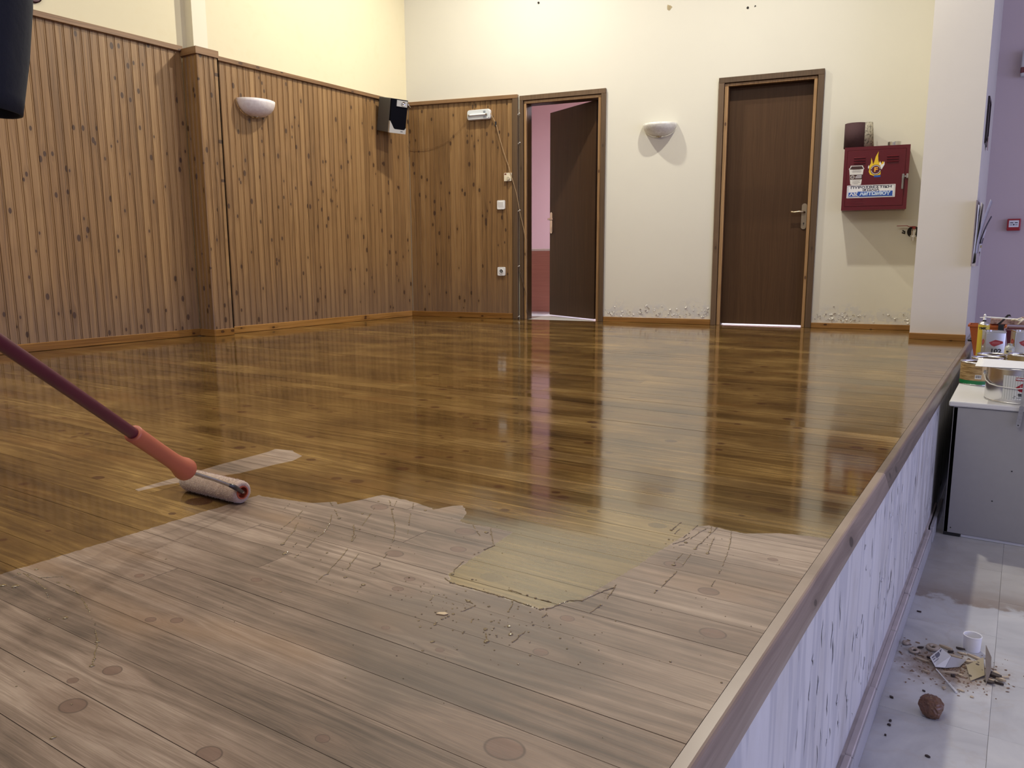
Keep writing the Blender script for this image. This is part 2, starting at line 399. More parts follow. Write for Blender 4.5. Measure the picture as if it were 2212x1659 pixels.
# ---- stage floor: a slab and its planks
mb = MB(); mb.prism([(-5.5, -4.0), (-0.296, -4.0), (-0.296, 7.0), (-0.68, 7.18), (-5.5, 6.36)], 'z', -0.10, -0.024)
floor = struct(mb.build('floor', M_DARK))
KN = [(-1.039,.494,.016),(-1.083,.575,.012),(-1.104,.528,.007),(-1.149,.725,.009),(-.791,.528,.014),(-.697,.626,.008),(-.492,.734,.021),(-.599,1.086,.010),(-.375,1.166,.017),(-.435,1.319,.015),(-.536,1.404,.015),
      (-.803,1.159,.019),(-.688,1.393,.008),(-.754,1.291,.009),(-.713,.885,.006),(-.834,.895,.006),(-1.173,.909,.009),(-.578,.964,.010),(-1.041,1.15,.016),(-1.277,1.362,.018),(-.996,1.335,.020),(-.945,1.241,.014),
      (-.931,1.069,.009),(-.919,1.022,.009),(-1.189,.703,.008),(-.975,1.448,.012),(-1.691,1.152,.030),(-2.119,1.134,.016),(-2.231,.993,.013)]
PW = 0.0865
def clip_wall(poly, dmax=0.012):
    D = lambda p: -(p[0] - B0[0]) * math.sin(AB) + (p[1] - B0[1]) * math.cos(AB) - dmax
    out = []
    for p, q in zip(poly, poly[1:] + poly[:1]):
        dp, dq = D(p), D(q)
        if dp <= 0: out.append(p)
        if (dp < 0) != (dq < 0) and dp != dq:
            t_ = dp / (dp - dq); out.append((p[0] + (q[0] - p[0]) * t_, p[1] + (q[1] - p[1]) * t_))
    return out
JOINT = {-2: [-1.62], -1: [-1.35], 0: [-1.48], 1: [-1.22], 2: [-1.42], 3: [-1.86], 4: [-1.07]}
for r in range(-16, 73):
    y0 = 0.864 + r * PW
    xe = -0.306; xs = -5.46 if y0 < 3.8 else (-5.38)
    if y0 > 6.30: xs = -5.38 + (y0 - 6.335) / math.tan(AB) - 0.15
    if xs > xe - 0.15: break
    cuts = list(JOINT.get(r, []))
    if not cuts: cuts = [random.uniform(-2.6, -1.2)]
    c0 = min(cuts)
    while c0 - xs > 3.4:
        c0 -= random.uniform(1.4, 2.4)
        if c0 - xs > 0.4: cuts.append(c0)
    xsn = sorted([xs] + [c for c in cuts if xs + 0.3 < c < xe - 0.2] + [xe])
    for a, b in zip(xsn[:-1], xsn[1:]):
        mb = MB(); hz = random.uniform(-0.0004, 0.0)
        pl_ = [(a + 0.0003, y0 + 0.0005), (b - 0.0003, y0 + 0.0005), (b - 0.0003, y0 + PW - 0.0005), (a + 0.0003, y0 + PW - 0.0005)]
        if y0 > 6.1: pl_ = clip_wall(pl_)
        if len(pl_) < 3: continue
        mb.prism(pl_, 'z', -0.022, hz)
        tl = math.radians(random.uniform(-0.22, 0.22)); ym = y0 + PW / 2
        for v in mb.bm.verts: v.co.z += (v.co.y - ym) * math.tan(tl)
        cx = (a + b) / 2
        o = mb.build('plank', M_FLOOR, floor, origin=(cx, ym, 0), loc=(cx, ym, 0))
        ks = [k for k in KN if a < k[0] < b and y0 - 0.004 < k[1] < y0 + PW + 0.004]
        want = min(6, len(ks) + (0 if (ks or (y0 < 1.4 and b > -1.3)) else int((b - a) / 0.42)))
        dens = 0 if y0 < 0.2 else want
        while len(ks) < dens:
            ks.append((random.uniform(a, b), y0 + PW * random.uniform(0.12, 0.88), random.choice([0.006, 0.008, 0.010, 0.013, 0.017])))
        for i in range(6):
            o['k%d' % (i + 1)] = list(ks[i]) if i < len(ks) else [99.0, 99.0, 0.001]

# ---- hall floor: slab and marble tiles
def marble():
    t = NT('marble_tile'); P = t.pos(); q = t.xyz(P); rnd = t.rnd()
    v = t.vec(t.math('ADD', q[0], t.math('MULTIPLY', rnd, 13.0)), q[1], t.math('MULTIPLY', rnd, 5.0))
    n = t.noise(v, 3.0, 6.0, 0.6, dist=1.2); vein = t.math('ABSOLUTE', t.math('SUBTRACT', t.noise(v, 2.2, 5.0, 0.6, dist=0.8), 0.5))
    c = t.ramp(n, [(0.3, (0.42, 0.42, 0.43)), (0.55, (0.54, 0.54, 0.54)), (0.75, (0.63, 0.62, 0.60))])
    c = t.mix(t.math('MULTIPLY', t.step(vein, 0.03, 0.0), 0.18), c, (0.42, 0.36, 0.30))
    # plaster wash-off: a brown tide mark on the far tiles
    n2 = t.noise(P, 9.0, 5.0, 0.6)
    yy = t.math('ADD', q[1], t.math('MULTIPLY', t.math('SUBTRACT', n2, 0.5), 0.30))
    tide = t.math('MULTIPLY', t.step(yy, 3.17, 3.20), t.step(yy, 4.6, 3.25))
    line = t.math('MULTIPLY', t.step(yy, 3.16, 3.20), t.step(yy, 3.42, 3.20))
    c = t.mix(t.math('MULTIPLY', tide, 0.50), c, (0.27, 0.23, 0.18))
    c = t.mix(t.math('MULTIPLY', line, t.math('MULTIPLY', n2, 0.9)), c, (0.20, 0.125, 0.08))
    # saw dust and plaster dust round the sweepings
    dx = t.math('DIVIDE', t.math('SUBTRACT', q[0], -0.10), 0.17); dy = t.math('DIVIDE', t.math('SUBTRACT', q[1], 2.62), 0.15)
    rr = t.math('ADD', t.vmath('LENGTH', t.vec(dx, dy, 0)), t.math('MULTIPLY', t.math('SUBTRACT', t.noise(P, 26.0, 5.0, 0.65), 0.5), 1.3))
    d = t.step(rr, 1.10, 0.35)
    c = t.mix(t.math('MULTIPLY', d, 0.85), c, t.mix(t.noise(P, 160.0, 4.0), (0.15, 0.095, 0.06), (0.36, 0.27, 0.20)))
    t.bump(n2, 0.05, 0.002)
    return t.base(c, t.math('MULTIPLY_ADD', d, 0.3, t.math('MULTIPLY_ADD', n, 0.2, 0.22)))
M_MARBLE = marble()
mb = MB(); mb.box((-0.30, -6.0, HS - 0.1), (6.6, 7.7, HS - 0.012)); floor2 = struct(mb.build('floor', plain('grout', (0.40, 0.39, 0.38), 0.8)))
TX = [-0.27, -0.205 + 0.225, 0.42, 0.82, 1.22, 1.62, 2.02]
TY = [0.0, 0.42, 0.85, 1.27, 1.69, 2.28 - 0.17, 2.28 + 0.22, 2.93, 3.36, 3.79, 4.22, 4.65]
TY = [2.283 + 0.325 * i for i in range(-6, 8)]
for i in range(len(TX) - 1):
    for j in range(len(TY) - 1):
        mb = MB(); mb.bbox((TX[i] + 0.0003, TY[j] + 0.0003, HS - 0.012), (TX[i + 1] - 0.0003, TY[j + 1] - 0.0003, HS - 0.0004 * ((i + j) % 2)), 0.0005)
        mb.build('tile', M_MARBLE, floor2)
mb = MB(); mb.box((2.021, -6, HS - 0.012), (6.6, 7.7, HS)); mb.box((-0.27, -6, HS - 0.012), (2.02, TY[0] - 0.001, HS)); mb.box((-0.27, TY[-1] + 0.001, HS - 0.012), (2.02, 7.7, HS))
mb.build('outer_paving', M_MARBLE, floor2)

# ---- stage front: cracked plaster wall, nosing board, broken skirting ledge
def cracked():
    t = NT('peeling_stage_plaster'); P = t.pos(); q = t.xyz(P); y, z = q[1], q[2]
    v = t.vec(t.math('MULTIPLY', y, 5.0), t.math('MULTIPLY', z, 1.9), 0.0)
    n = t.noise(v, 1.0, 5.0, 0.6); n2 = t.noise(t.vec(t.math('MULTIPLY', y, 22.0), t.math('MULTIPLY', z, 3.4), 3.0), 1.0, 5.0, 0.65)
    c = t.ramp(n, [(0.32, (0.48, 0.46, 0.45)), (0.47, (0.60, 0.585, 0.58)), (0.7, (0.67, 0.66, 0.665))])
    far = t.step(t.math('ADD', y, t.math('MULTIPLY', n, 0.8)), 2.6, 4.2)
    c = t.mix(t.math('MULTIPLY', t.step(n2, 0.45, 0.62), t.math('MULTIPLY_ADD', far, 0.55, 0.05)), c, (0.27, 0.235, 0.20))
    band = t.step(t.math('ABSOLUTE', t.math('SUBTRACT', t.noise(t.vec(t.math('MULTIPLY', y, 6.0), t.math('MULTIPLY', z, 0.7), 7.0), 1.0, 3.0), 0.5)), 0.035, 0.015)
    c = t.mix(t.math('MULTIPLY', band, 0.45), c, (0.36, 0.36, 0.40))
    w1 = t.vec(t.math('ADD', t.math('MULTIPLY', y, 13.0), t.math('MULTIPLY', n2, 0.5)), t.math('MULTIPLY', z, 2.6), 0.0)
    e = t.voronoi(w1, 1.0, 'DISTANCE_TO_EDGE')[0]
    gate = t.step(t.noise(t.vec(t.math('MULTIPLY', y, 5.0), t.math('MULTIPLY', z, 6.0), 11.0), 1.0, 2.0), 0.58, 0.66)
    cr = t.math('MULTIPLY', t.step(e, 0.030, 0.008), gate)
    c = t.mix(cr, c, (0.035, 0.03, 0.035))
    lift = t.math('MULTIPLY', t.step(e, 0.10, 0.03), gate)
    t.bump(t.math('SUBTRACT', t.math('ADD', t.math('MULTIPLY', n2, 0.35), t.math('MULTIPLY', lift, 0.6)), t.math('MULTIPLY', cr, 1.5)), 0.5, 0.006)
    return t.base(c, 0.6)
M_CRACK = cracked()
mb = MB(); mb.box((-0.40, -6, HS), (-0.276, 6.43, -0.047)); wall_front = struct(mb.build('wall_front', M_CRACK))
# splits in the plaster: dark slits with a lip of lifted paint beside them
rg = random.Random(17); mbs, mbl = MB(), MB()
for i in range(95):
    yy = rg.choice([rg.uniform(1.1, 2.2), rg.uniform(1.5, 3.0), rg.uniform(2.2, 3.9)]); zz = rg.uniform(-0.57, -0.09); L = rg.uniform(0.015, 0.075) * rg.choice([0.5, 1, 1.3]); wd = rg.uniform(0.0008, 0.0030)
    cv = [(yy + 0.004 * math.sin(k * 1.1 + i) + rg.gauss(0, 0.0012) - 0.10 * L * k / 5, zz + L * (k / 5 - 0.5)) for k in range(6)]
    ww = [wd * w_ * rg.uniform(0.6, 1.2) for w_ in (0.1, 0.7, 1.0, 0.9, 0.6, 0.1)]
    vs = []; ls = []
    for (a, b), q in zip(cv, ww):
        vs += [(-0.2755, a - q, b), (-0.2755, a + q, b)]; ls += [(-0.2757, a + q, b), (-0.2757 + q * 1.2, a + q * 2.2, b)]
    F_ = [(2 * k, 2 * k + 1, 2 * k + 3, 2 * k + 2) for k in range(5)]
    mbs.faces(vs, F_); mbl.faces(ls, F_)
o = mbs.build('plaster_cracks', plain('dark_crack', (0.03, 0.027, 0.03), 0.9), wall_front, fix=False); o['kind'] = 'stuff'
o = mbl.build('lifted_paint', plain('lifted_paint', (0.66, 0.65, 0.66), 0.6), wall_front, fix=False); o['kind'] = 'stuff'
def nosing(y0, y1):
    pr = [(-0.3055, -0.0475), (-0.3055, -0.0004), (-0.2885, 0.0), (-0.2855, -0.0008), (-0.2830, -0.0032), (-0.2800, -0.0105), (-0.2755, -0.0240), (-0.2715, -0.0380), (-0.2702, -0.0475)]
    mb = MB(); mb.prism(pr, 'y', y0 + 0.0006, y1 - 0.0006)
    ym = (y0 + y1) / 2; o = mb.build('trim_1', M_NOSE, None, origin=(-0.285, ym, 0), loc=(-0.285, ym, 0))
    for i in range(4): o['k%d' % (i + 1)] = [random.uniform(-(y1 - y0) / 2, (y1 - y0) / 2), random.uniform(-0.04, -0.02), random.uniform(0.005, 0.011)]
    return struct(o)
nosing(-2.0, 2.35); nosing(2.35, 4.6); nosing(4.6, 6.43)
ledge = plain('broken_tile_bed', (0.50, 0.44, 0.42), 0.8, 0, 0.25, 14.0, 0.4)
face = plain('grey_skirting_tile', (0.42, 0.41, 0.42), 0.4, 0, 0.12, 9.0)
mb = MB(); mb.box((-0.276, -5, HS), (-0.268, 4.2, -0.585)); base = struct(mb.build('baseboard_front', ledge))
ys = -0.5; k = 0
while ys < 3.72:
    L = [0.40, 0.33, 0.27, 0.36][k % 4]; k += 1
    a, b = ys, min(ys + L, 3.74)
    mb = MB(); zt = -0.583 + random.uniform(-0.003, 0.003)
    mb.bbox((-0.269, a + 0.002, HS), (-0.252, b - 0.002, zt), 0.0025); mb.build('bedding_block', ledge, base)
    mb = MB(); mb.bbox((-0.2525, a + 0.001, HS), (-0.2475, b - 0.001, zt - random.uniform(0.003, 0.008)), 0.001); mb.build('tile', face, base)
    ys = b + 0.002
mb = MB(); mb.bbox((-0.262, 3.80, HS), (-0.2475, 4.3, -0.588), 0.002); mb.build('tile', face, base)

# ---- walls
mb = MB(); mb.box((-5.75, -6, HS), (-5.482, 3.93, 4.15)); mb.box((-5.75, 3.93, HS), (-5.402, 7.4, 4.15))
wall_left = struct(mb.build('wall_left', M_WALL_L))
mb = MB(); mb.box((-5.49, 3.905, 2.14), (-5.40, 4.03, 4.15)); mb.build('pilaster', plaster('pilaster_paint', (0.80, 0.735, 0.56)), wall_left)

mb = MB(); T0, T1 = 0.015, 0.20; TOP = 4.15       # back wall in its own axes, with two door openings
for a, b, z0, z1 in [(-0.25, 1.262, 0, TOP), (2.055, 3.128, 0, TOP), (3.895, 4.80, 0, TOP), (1.262, 2.055, 2.085, TOP), (3.128, 3.895, 2.078, TOP)]:
    mb.box((a, T0, z0 - (0.1 if z0 == 0 else 0.0)), (b, T1, z1))
wall_back = struct(mb.build('wall_back', M_WALL)); wall_back.location = B0; wall_back.rotation_euler = (0, 0, AB)
# chipped holes in the plaster high on the back wall
for u, z, r in [(2.638, 2.744, 0.022), (1.42, 2.93, 0.010), (3.30, 2.66, 0.010), (3.36, 2.665, 0.007)]:
    mb = MB(); n = 9
    ring = [(u + r * (1 + 0.35 * random.uniform(-1, 1)) * math.cos(2 * PI * i / n), z + r * (1 + 0.35 * random.uniform(-1, 1)) * math.sin(2 * PI * i / n)) for i in range(n)]
    mb.prism(ring, 'y', T0 - 0.0015, T0 + 0.002)
    mb.build('plaster_chip', plain('bare_plaster', (0.42, 0.34, 0.20), 0.9, 0, 0.4, 60) if r > 0.015 else M_DARK, wall_back)
# loose flakes of paint along the foot of the back wall
mb = MB()
for i in range(150):
    u = random.choice([random.uniform(2.10, 3.07), random.uniform(2.10, 3.07), random.uniform(3.96, 4.68), random.uniform(3.96, 4.3)])
    z = 0.06 + abs(random.gauss(0, 0.045)); r = random.uniform(0.004, 0.013); a0 = random.uniform(0, 6.3); n = 5
    c = (u, T0 - 0.001, z); lift = random.uniform(0.003, 0.009)
    vs = [c] + [(u + r * random.uniform(0.6, 1.3) * math.cos(a0 + 2 * PI * k / n), T0 - (lift if k < 2 else 0.001), z + r * random.uniform(0.6, 1.3) * math.sin(a0 + 2 * PI * k / n)) for k in range(n)]
    mb.faces(vs, [(0, 1 + k, 1 + (k + 1) % n) for k in range(n)])
o = mb.build('paint_flakes', plain('paint_flake', (0.70, 0.67, 0.60), 0.7), wall_back, fix=False); o['kind'] = 'stuff'
mb = MB(); mb.box((-0.683, 6.43, 0.0), (-0.325, 7.66, 4.15)); mb.box((-0.45, 6.43, HS), (-0.325, 7.66, 0.0)); pillar = struct(mb.build('wall_right', M_PILLAR))
mb = MB(); mb.box((-0.33, 7.655, HS), (6.6, 7.85, 4.15)); struct(mb.build('wall_far', M_FAR))
mb = MB(); mb.box((6.5, -6, HS), (6.7, 7.7, 4.15)); struct(mb.build('wall_hall', M_HALL))
mb = MB(); mb.box((-5.7, -6.2, HS), (6.7, -6.0, 4.15)); struct(mb.build('wall_rear', M_HALL))
mb = MB(); mb.box((-5.7, -6.2, 4.15), (6.7, 7.9, 4.3)); struct(mb.build('ceiling', M_CEIL))

# ---- pine cladding
def board_mesh(name, w, h):
    pr = [(0, 0.012), (0, 0.0055), (0.0022, 0.0005), (w - 0.0135, 0.0), (w - 0.0115, 0.0042), (w - 0.0092, 0.0008), (w - 0.0042, 0.0008), (w - 0.0012, 0.0055), (w, 0.0055), (w, 0.012)]
    mb = MB(); n = len(pr); vs = [(x - w / 2, y, 0) for x, y in pr] + [(x - w / 2, y, h) for x, y in pr]
    fs = [(i, i + 1, n + i + 1, n + i) for i in range(n - 1)] + [tuple(range(n, 2 * n))]
    mb.faces(vs, fs); me = bpy.data.meshes.new(name); bmesh.ops.recalc_face_normals(mb.bm, faces=mb.bm.faces[:])
    mb.bm.to_mesh(me); mb.bm.free(); me.materials.append(M_BOARD); return me
def put_board(me, parent, loc, rz, h, w):
    o = bpy.data.objects.new('board', me); o.location = loc; o.rotation_euler = (0, 0, rz); link(o, parent)
    add_knots(o, 4, (0.05, h), w * 0.42, 0.005, 0.0125, 0.85)
    return o
H1, H2 = 2.146, 2.122
w1 = 0.0584; bm1 = board_mesh('board_a', w1, H1)
y = 3.846 - w1 / 2
while y > 1.35:
    put_board(bm1, wall_left, (-5.4685, y, 0.0), PI / 2, H1, w1); y -= w1
w2 = 0.0567; bm2 = board_mesh('board_b', w2, H2); y = 4.053 + w2 / 2 - w2
y = 4.0525 + w2 / 2
while y < 6.375:
    put_board(bm2, wall_left, (-5.3865, y, 0.0), PI / 2, H2, w2); y += w2
w3 = 0.0576; bm3 = board_mesh('board_c', w3, H2)
for i in range(20): put_board(bm3, wall_back, (0.012 + w3 * (i + 0.5), 0.003, 0.0), 0.0, H2 - 0.0018 * i, w3)
# boxed-in pilaster of the cladding
pil = empty('pilaster_casing', (-5.29, 3.94, 0), 0, wall_left)
w4 = 0.045; bm4 = board_mesh('board_d', w4, 2.11); rd = 0.012
for i in range(4):
    o = put_board(bm4, pil, (-0.175 + w4 * (i + 0.5) - 0.003, -0.096, 0), 0.0, 2.11, w4)
for i in range(3):
    o = put_board(bm4, pil, (0.0, -0.083 + w4 * (i + 0.5), 0), PI / 2, 2.11, w4)
mb = MB(); mb.cyl((-0.006, -0.090, 0), (-0.006, -0.090, 2.11), 0.010, 12); add_knots(mb.build('corner_bead', M_BOARD, pil, smooth=True), 4, (0.1, 2.0), 0.004, 0.004, 0.006, 0.5)
mb = MB(); mb.box((-0.012, 0.052, 0), (0.002, 0.088, 2.15)); mb.box((-0.10, 0.078, 0), (0.002, 0.088, 2.15)); add_knots(mb.build('edge_strip', M_BOARD, pil), 4, (0.1, 2.0), 0.01, 0.005, 0.008)
mb = MB(); mb.prism([(-0.20, -0.112), (0.014, -0.112), (0.014, 0.086), (-0.02, 0.086), (-0.02, -0.08), (-0.20, -0.08)], 'z', 2.108, 2.158)
o = mb.build('cap_rail', M_RAIL, pil); add_knots(o, 4, (-0.1, 0.1), 0.01, 0.004, 0.006, 0.5)

def rail(name, m, a, b, x0, x1, z0, z1):
    ym = (a + b) / 2; mb = MB(); mb.bbox((x0, a, z0), (x1, b, z1), 0.003)
    o = mb.build(name, m, None, origin=(x1, ym, (z0 + z1) / 2), loc=(x1, ym, (z0 + z1) / 2)); add_knots(o, 4, (-(b - a) / 2, (b - a) / 2), 0.012, 0.006, 0.011); return struct(o)
rail('trim_2', M_RAIL, 1.3, 3.842, -5.485, -5.446, 2.1405, 2.179)
rail('trim_2', M_RAIL, 4.03, 6.33, -5.405, -5.366, 2.117, 2.151)
rail('baseboard_left', M_SKIRT, 0.5, 3.852, -5.482, -5.459, 0.0, 0.056)
rail('baseboard_left', M_SKIRT, 4.018, 6.33, -5.402, -5.377, 0.0, 0.056)
mb = MB(); mb.bbox((-5.46, 3.838, 0), (-5.278, 3.855, 0.055), 0.002); o = struct(mb.build('baseboard_left', M_SKIRTX)); add_knots(o, 4, (0, 1), 0.1, 0.004, 0.005, 0)
rail('baseboard_left', M_SKIRT, 3.842, 4.020, -5.295, -5.275, 0.0, 0.056)
def brail(name, m, u0, u1, d0, d1, za, zb=None, h=0.05):
    zb = za if zb is None else zb; mb = MB(); mb.bbox((u0, d0, 0), (u1, d1, h), 0.0025); um = (u0 + u1) / 2
    for v in mb.bm.verts: v.co.z += za + (zb - za) * (v.co.x - u0) / (u1 - u0)
    o = mb.build(name, m, None, origin=(um, 0, 0), loc=bw(um)); o.rotation_euler = (0, 0, AB)
    add_knots(o, 4, (-(u1 - u0) / 2, (u1 - u0) / 2), 0.03, 0.005, 0.009); return struct(o)
M_RAILX = wood_board('pine_rail_back', (0.13, 0.066, 0.026), (0.22, 0.12, 0.052), (0.30, 0.175, 0.085), (0.06, 0.025, 0.012), along='x')
brail('trim_2', M_RAILX, -0.01, 1.218, -0.018, 0.016, 2.119, 2.098, 0.036)
brail('baseboard_back', M_SKIRTX, 0.0, 1.155, -0.004, 0.016, 0.0, h=0.056)
brail('baseboard_back', M_SKIRTX, 2.088, 3.088, -0.004, 0.016, 0.0, h=0.048)
brail('baseboard_back', M_SKIRTX, 3.936, 4.74, -0.004, 0.016, 0.0, h=0.044)
mb = MB(); mb.bbox((1.164, -0.016, 0), (1.219, 0.016, 2.112), 0.003); mb.box((1.152, 0.0, 0), (1.166, 0.016, 2.10)); o = mb.build('corner_strip', M_FRAME, wall_back); add_knots(o, 4, (0.1, 2.0), 1.19, 0.01, 0.012, 0)
mb = MB(); mb.bbox((-0.684, 6.412, 0.0), (-0.320, 6.431, 0.046), 0.002); o = struct(mb.build('baseboard_right', M_SKIRTX)); add_knots(o, 4, (-0.6, -0.4), 0.02, 0.004, 0.006, 0.6)

# ---- doors
def door(name, u0, u1, top, iu0, iu1, itop, su0, su1, stop_, depth):
    d = struct(empty(name, bw(0), AB))
    F, S = M_FRAME, M_STOP
    def pc(nm, m, a, b, bev=0.002):
        mb = MB(); mb.bbox(a, b, bev); o = mb.build(nm, m, d); add_knots(o, 4, (0.1, 2.0), 0.5, 0.004, 0.006, 0); o['k1'] = [random.uniform(0.3, 1.8), (a[0] + b[0]) / 2, 0.008]; return o
    pc('architrave', F, (u0, -0.010, 0), (iu0, 0.016, itop)); pc('architrave', F, (iu1, -0.010, 0), (u1, 0.016, itop)); pc('architrave', F, (u0, -0.010, itop), (u1, 0.016, top))
    pc('door_stop', S, (iu0 + 0.004, 0.006, 0), (su0, 0.03, stop_)); pc('door_stop', S, (su1, 0.006, 0), (iu1 - 0.004, 0.03, stop_)); pc('door_stop', S, (iu0 + 0.004, 0.006, stop_), (iu1 - 0.004, 0.03, itop - 0.004))
    pc('lining', M_LEAF, (iu0 - 0.01, 0.03, 0), (su0 + 0.004, depth, stop_)); pc('lining', M_LEAF, (su1 - 0.004, 0.03, 0), (iu1 + 0.01, depth, stop_)); pc('lining', M_LEAF, (iu0, 0.03, stop_ - 0.003), (iu1, depth, itop + 0.01))
    return d
def handle(leaf, x, z, yf, sgn, m=None):
    """plate, lever and keyhole on the face at depth yf; the lever points along sgn"""
    m = m or M_BRASS
    mb = MB(); mb.prism(rounded_rect(0.042, 0.215, 0.02, 5, x, z), 'y', yf - 0.007, yf); h = mb.build('handle_plate', m, leaf, smooth=True)
    mb = MB(); zz = z + 0.035
    mb.tube([(x, yf - 0.006, zz), (x, yf - 0.035, zz), (x + sgn * 0.012, yf - 0.05, zz), (x + sgn * 0.04, yf - 0.052, zz + 0.002), (x + sgn * 0.075, yf - 0.05, zz - 0.002), (x + sgn * 0.105, yf - 0.052, zz + 0.001)], [0.010, 0.010, 0.010, 0.009, 0.008, 0.010], 10)
    mb.build('lever', m, h, smooth='all')
    mb = MB(); mb.cyl((x, yf - 0.008, z - 0.058), (x, yf - 0.0069, z - 0.058), 0.006, 10); mb.box((x - 0.0022, yf - 0.008, z - 0.075), (x + 0.0022, yf - 0.0069, z - 0.058)); mb.build('keyhole', M_BLACK, h)
    return h
d1 = door('door_1', 1.235, 2.086, 2.118, 1.272, 2.043, 2.074, 1.298, 2.012, 2.046, 0.14)
d2 = door('door_2', 3.090, 3.934, 2.114, 3.136, 3.886, 2.069, 3.170, 3.857, 2.042, 0.14)
mb = MB(); mb.bbox((3.172, 0.085, 0.010), (3.855, 0.125, 2.039), 0.002); leaf2 = mb.build('leaf', M_LEAF, d2); add_knots(leaf2, 4, (0, 2), 0.3, 0.004, 0.006, 0)
handle(leaf2, 3.829, 0.941, 0.085, -1)
ang = math.atan2(0.573 - 0.12, 1.342 - 1.975)
leaf1 = empty('leaf', (1.975, 0.12, 0), ang, d1)
mb = MB(); mb.bbox((0.0, -0.02, 0.012), (0.770, 0.02, 2.045), 0.002)
lf = mb.build('door_panel', M_LEAF, leaf1); add_knots(lf, 4, (0, 2), 0.3, 0.004, 0.006, 0)
hz = empty('lock_set', (0, 0.02, 0), PI, leaf1)
def handle_flat(parent, x, z, yf, sgn):
    mb = MB(); mb.prism(rounded_rect(0.040, 0.215, 0.02, 5, x, z), 'y', yf, yf + 0.007)
    mb.prism(rounded_rect(0.008, 0.05, 0.003, 3, x, z - 0.066), 'y', yf + 0.007, yf + 0.009)
    zz = z + 0.035
    mb.tube([(x, yf + 0.006, zz), (x, yf + 0.035, zz), (x + sgn * 0.012, yf + 0.05, zz), (x + sgn * 0.04, yf + 0.052, zz + 0.002), (x + sgn * 0.075, yf + 0.05, zz - 0.002), (x + sgn * 0.105, yf + 0.052, zz + 0.001)], [0.010, 0.010, 0.010, 0.009, 0.008, 0.010], 10)
    return mb.build('handle', plain('polished_nickel', (0.62, 0.52, 0.44), 0.25, 1.0), parent, smooth=True)
bpy.data.objects.remove(hz)
handle_flat(leaf1, 0.735, 0.955, 0.02, -1)

# ---- room behind the doors
mb = MB(); mb.box((-0.9, 0.20, -0.1), (5.2, 3.1, -0.004)); fb = struct(mb.build('floor', plain('pale_lino', (0.55, 0.54, 0.54), 0.35), None, loc=B0)); fb.rotation_euler = (0, 0, AB)
mb = MB(); mb.box((-0.9, 3.0, 0), (5.2, 3.1, 2.8)); mb.box((-1.0, 0.2, 0), (-0.9, 3.1, 2.8)); mb.box((-1.0, 0.2, 2.8), (5.2, 3.1, 2.9)); mb.box((4.30, 0.2, 0), (4.4, 3.1, 2.8))
o = struct(mb.build('wall_store', M_PINK, None, loc=B0)); o.rotation_euler = (0, 0, AB)
mb = MB(); mb.box((1.262, 0.03, -0.05), (2.055, 0.2, -0.003)); mb.box((3.128, 0.03, -0.05), (3.895, 0.2, -0.003)); o = struct(mb.build('threshold', plain('marble_sill', (0.62, 0.61, 0.60), 0.35), None, loc=B0)); o.rotation_euler = (0, 0, AB)

# ================================================================== THINGS ON THE WALLS
def alabaster(name='frosted_glass', c0=(0.62, 0.60, 0.56), c1=(0.80, 0.79, 0.75)):
    t = NT(name); n = t.noise(t.obj(), 22.0, 5.0, 0.6, dist=1.5)
    return t.base(t.ramp(n, [(0.35, c0), (0.65, c1)]), 0.3)
M_BOWL = alabaster()
M_BOWL2 = alabaster('frosted_glass_pinkish', (0.76, 0.68, 0.65), (0.86, 0.81, 0.78))
def sconce(label, loc, rz, a, b, h, mat, grp):
    """half bowl against the wall: local x along the wall, -y out into the room"""
    t = thing('wall_lamp', label, 'lamp', loc, rz, grp)
    vs, fs = [], []; NU, NV = 24, 10
    for j in range(NV + 1):
        ph = (PI / 2) * (j / NV) ** 0.9
        for i in range(NU + 1):
            th = PI * i / NU; c = math.cos(ph) ** 0.85 if j < NV else 0.0
            vs.append((a * math.cos(th) * c, -b * math.sin(th) * c - 0.004, -h * math.sin(ph)))
    for j in range(NV):
        for i in range(NU): fs.append((j * (NU + 1) + i, j * (NU + 1) + i + 1, (j + 1) * (NU + 1) + i + 1, (j + 1) * (NU + 1) + i))
    mb = MB(); mb.faces(vs, fs); bmesh.ops.remove_doubles(mb.bm, verts=mb.bm.verts[:], dist=1e-5)
    o = mb.build('shade', mat, t, smooth='all'); md = o.modifiers.new('shell', 'SOLIDIFY'); md.thickness = 0.005; md.offset = 1
    mb = MB(); mb.bbox((-0.05, -0.010, -h * 0.75), (0.05, 0.0, -h * 0.15), 0.003); mb.build('back_plate', M_WHITE, t)
    mb = MB(); mb.cyl((0, -0.05, -h * 0.75), (0, -0.05, -h * 0.45), 0.012); mb.lathe([(0.010, 0), (0.018, 0.010), (0.016, 0.022), (0.0, 0.030)], (0, -0.05, -h * 0.45), 12); mb.build('bulb', M_WHITE, t, smooth=True)
    mb = MB(); mb.lathe([(0.0, -0.012), (0.012, -0.010), (0.020, -0.002), (0.020, 0.004)], (0, -b * 0.16 - 0.004, -h - 0.004), 14)
    for k in range(5): mb.bbox((-0.022 + 0.010 * k - 0.003, -b * 0.16 - 0.012, -h - 0.008), (-0.022 + 0.010 * k + 0.003, -b * 0.16, -h + 0.002), 0.001)
    mb.build('finial', M_BRASS, t, smooth=True)
    return t
G = 'half-bowl wall lamps'
sconce('half-bowl frosted wall lamp on the pine cladding left of the loudspeaker', (-5.386, 4.42, 1.868), PI / 2, 0.171, 0.15, 0.122, M_BOWL2, G)
sconce('half-bowl frosted wall lamp on the cream plaster between the two doors', bw(2.586, 0.015, 1.772), AB, 0.148, 0.13, 0.104, M_BOWL, G)

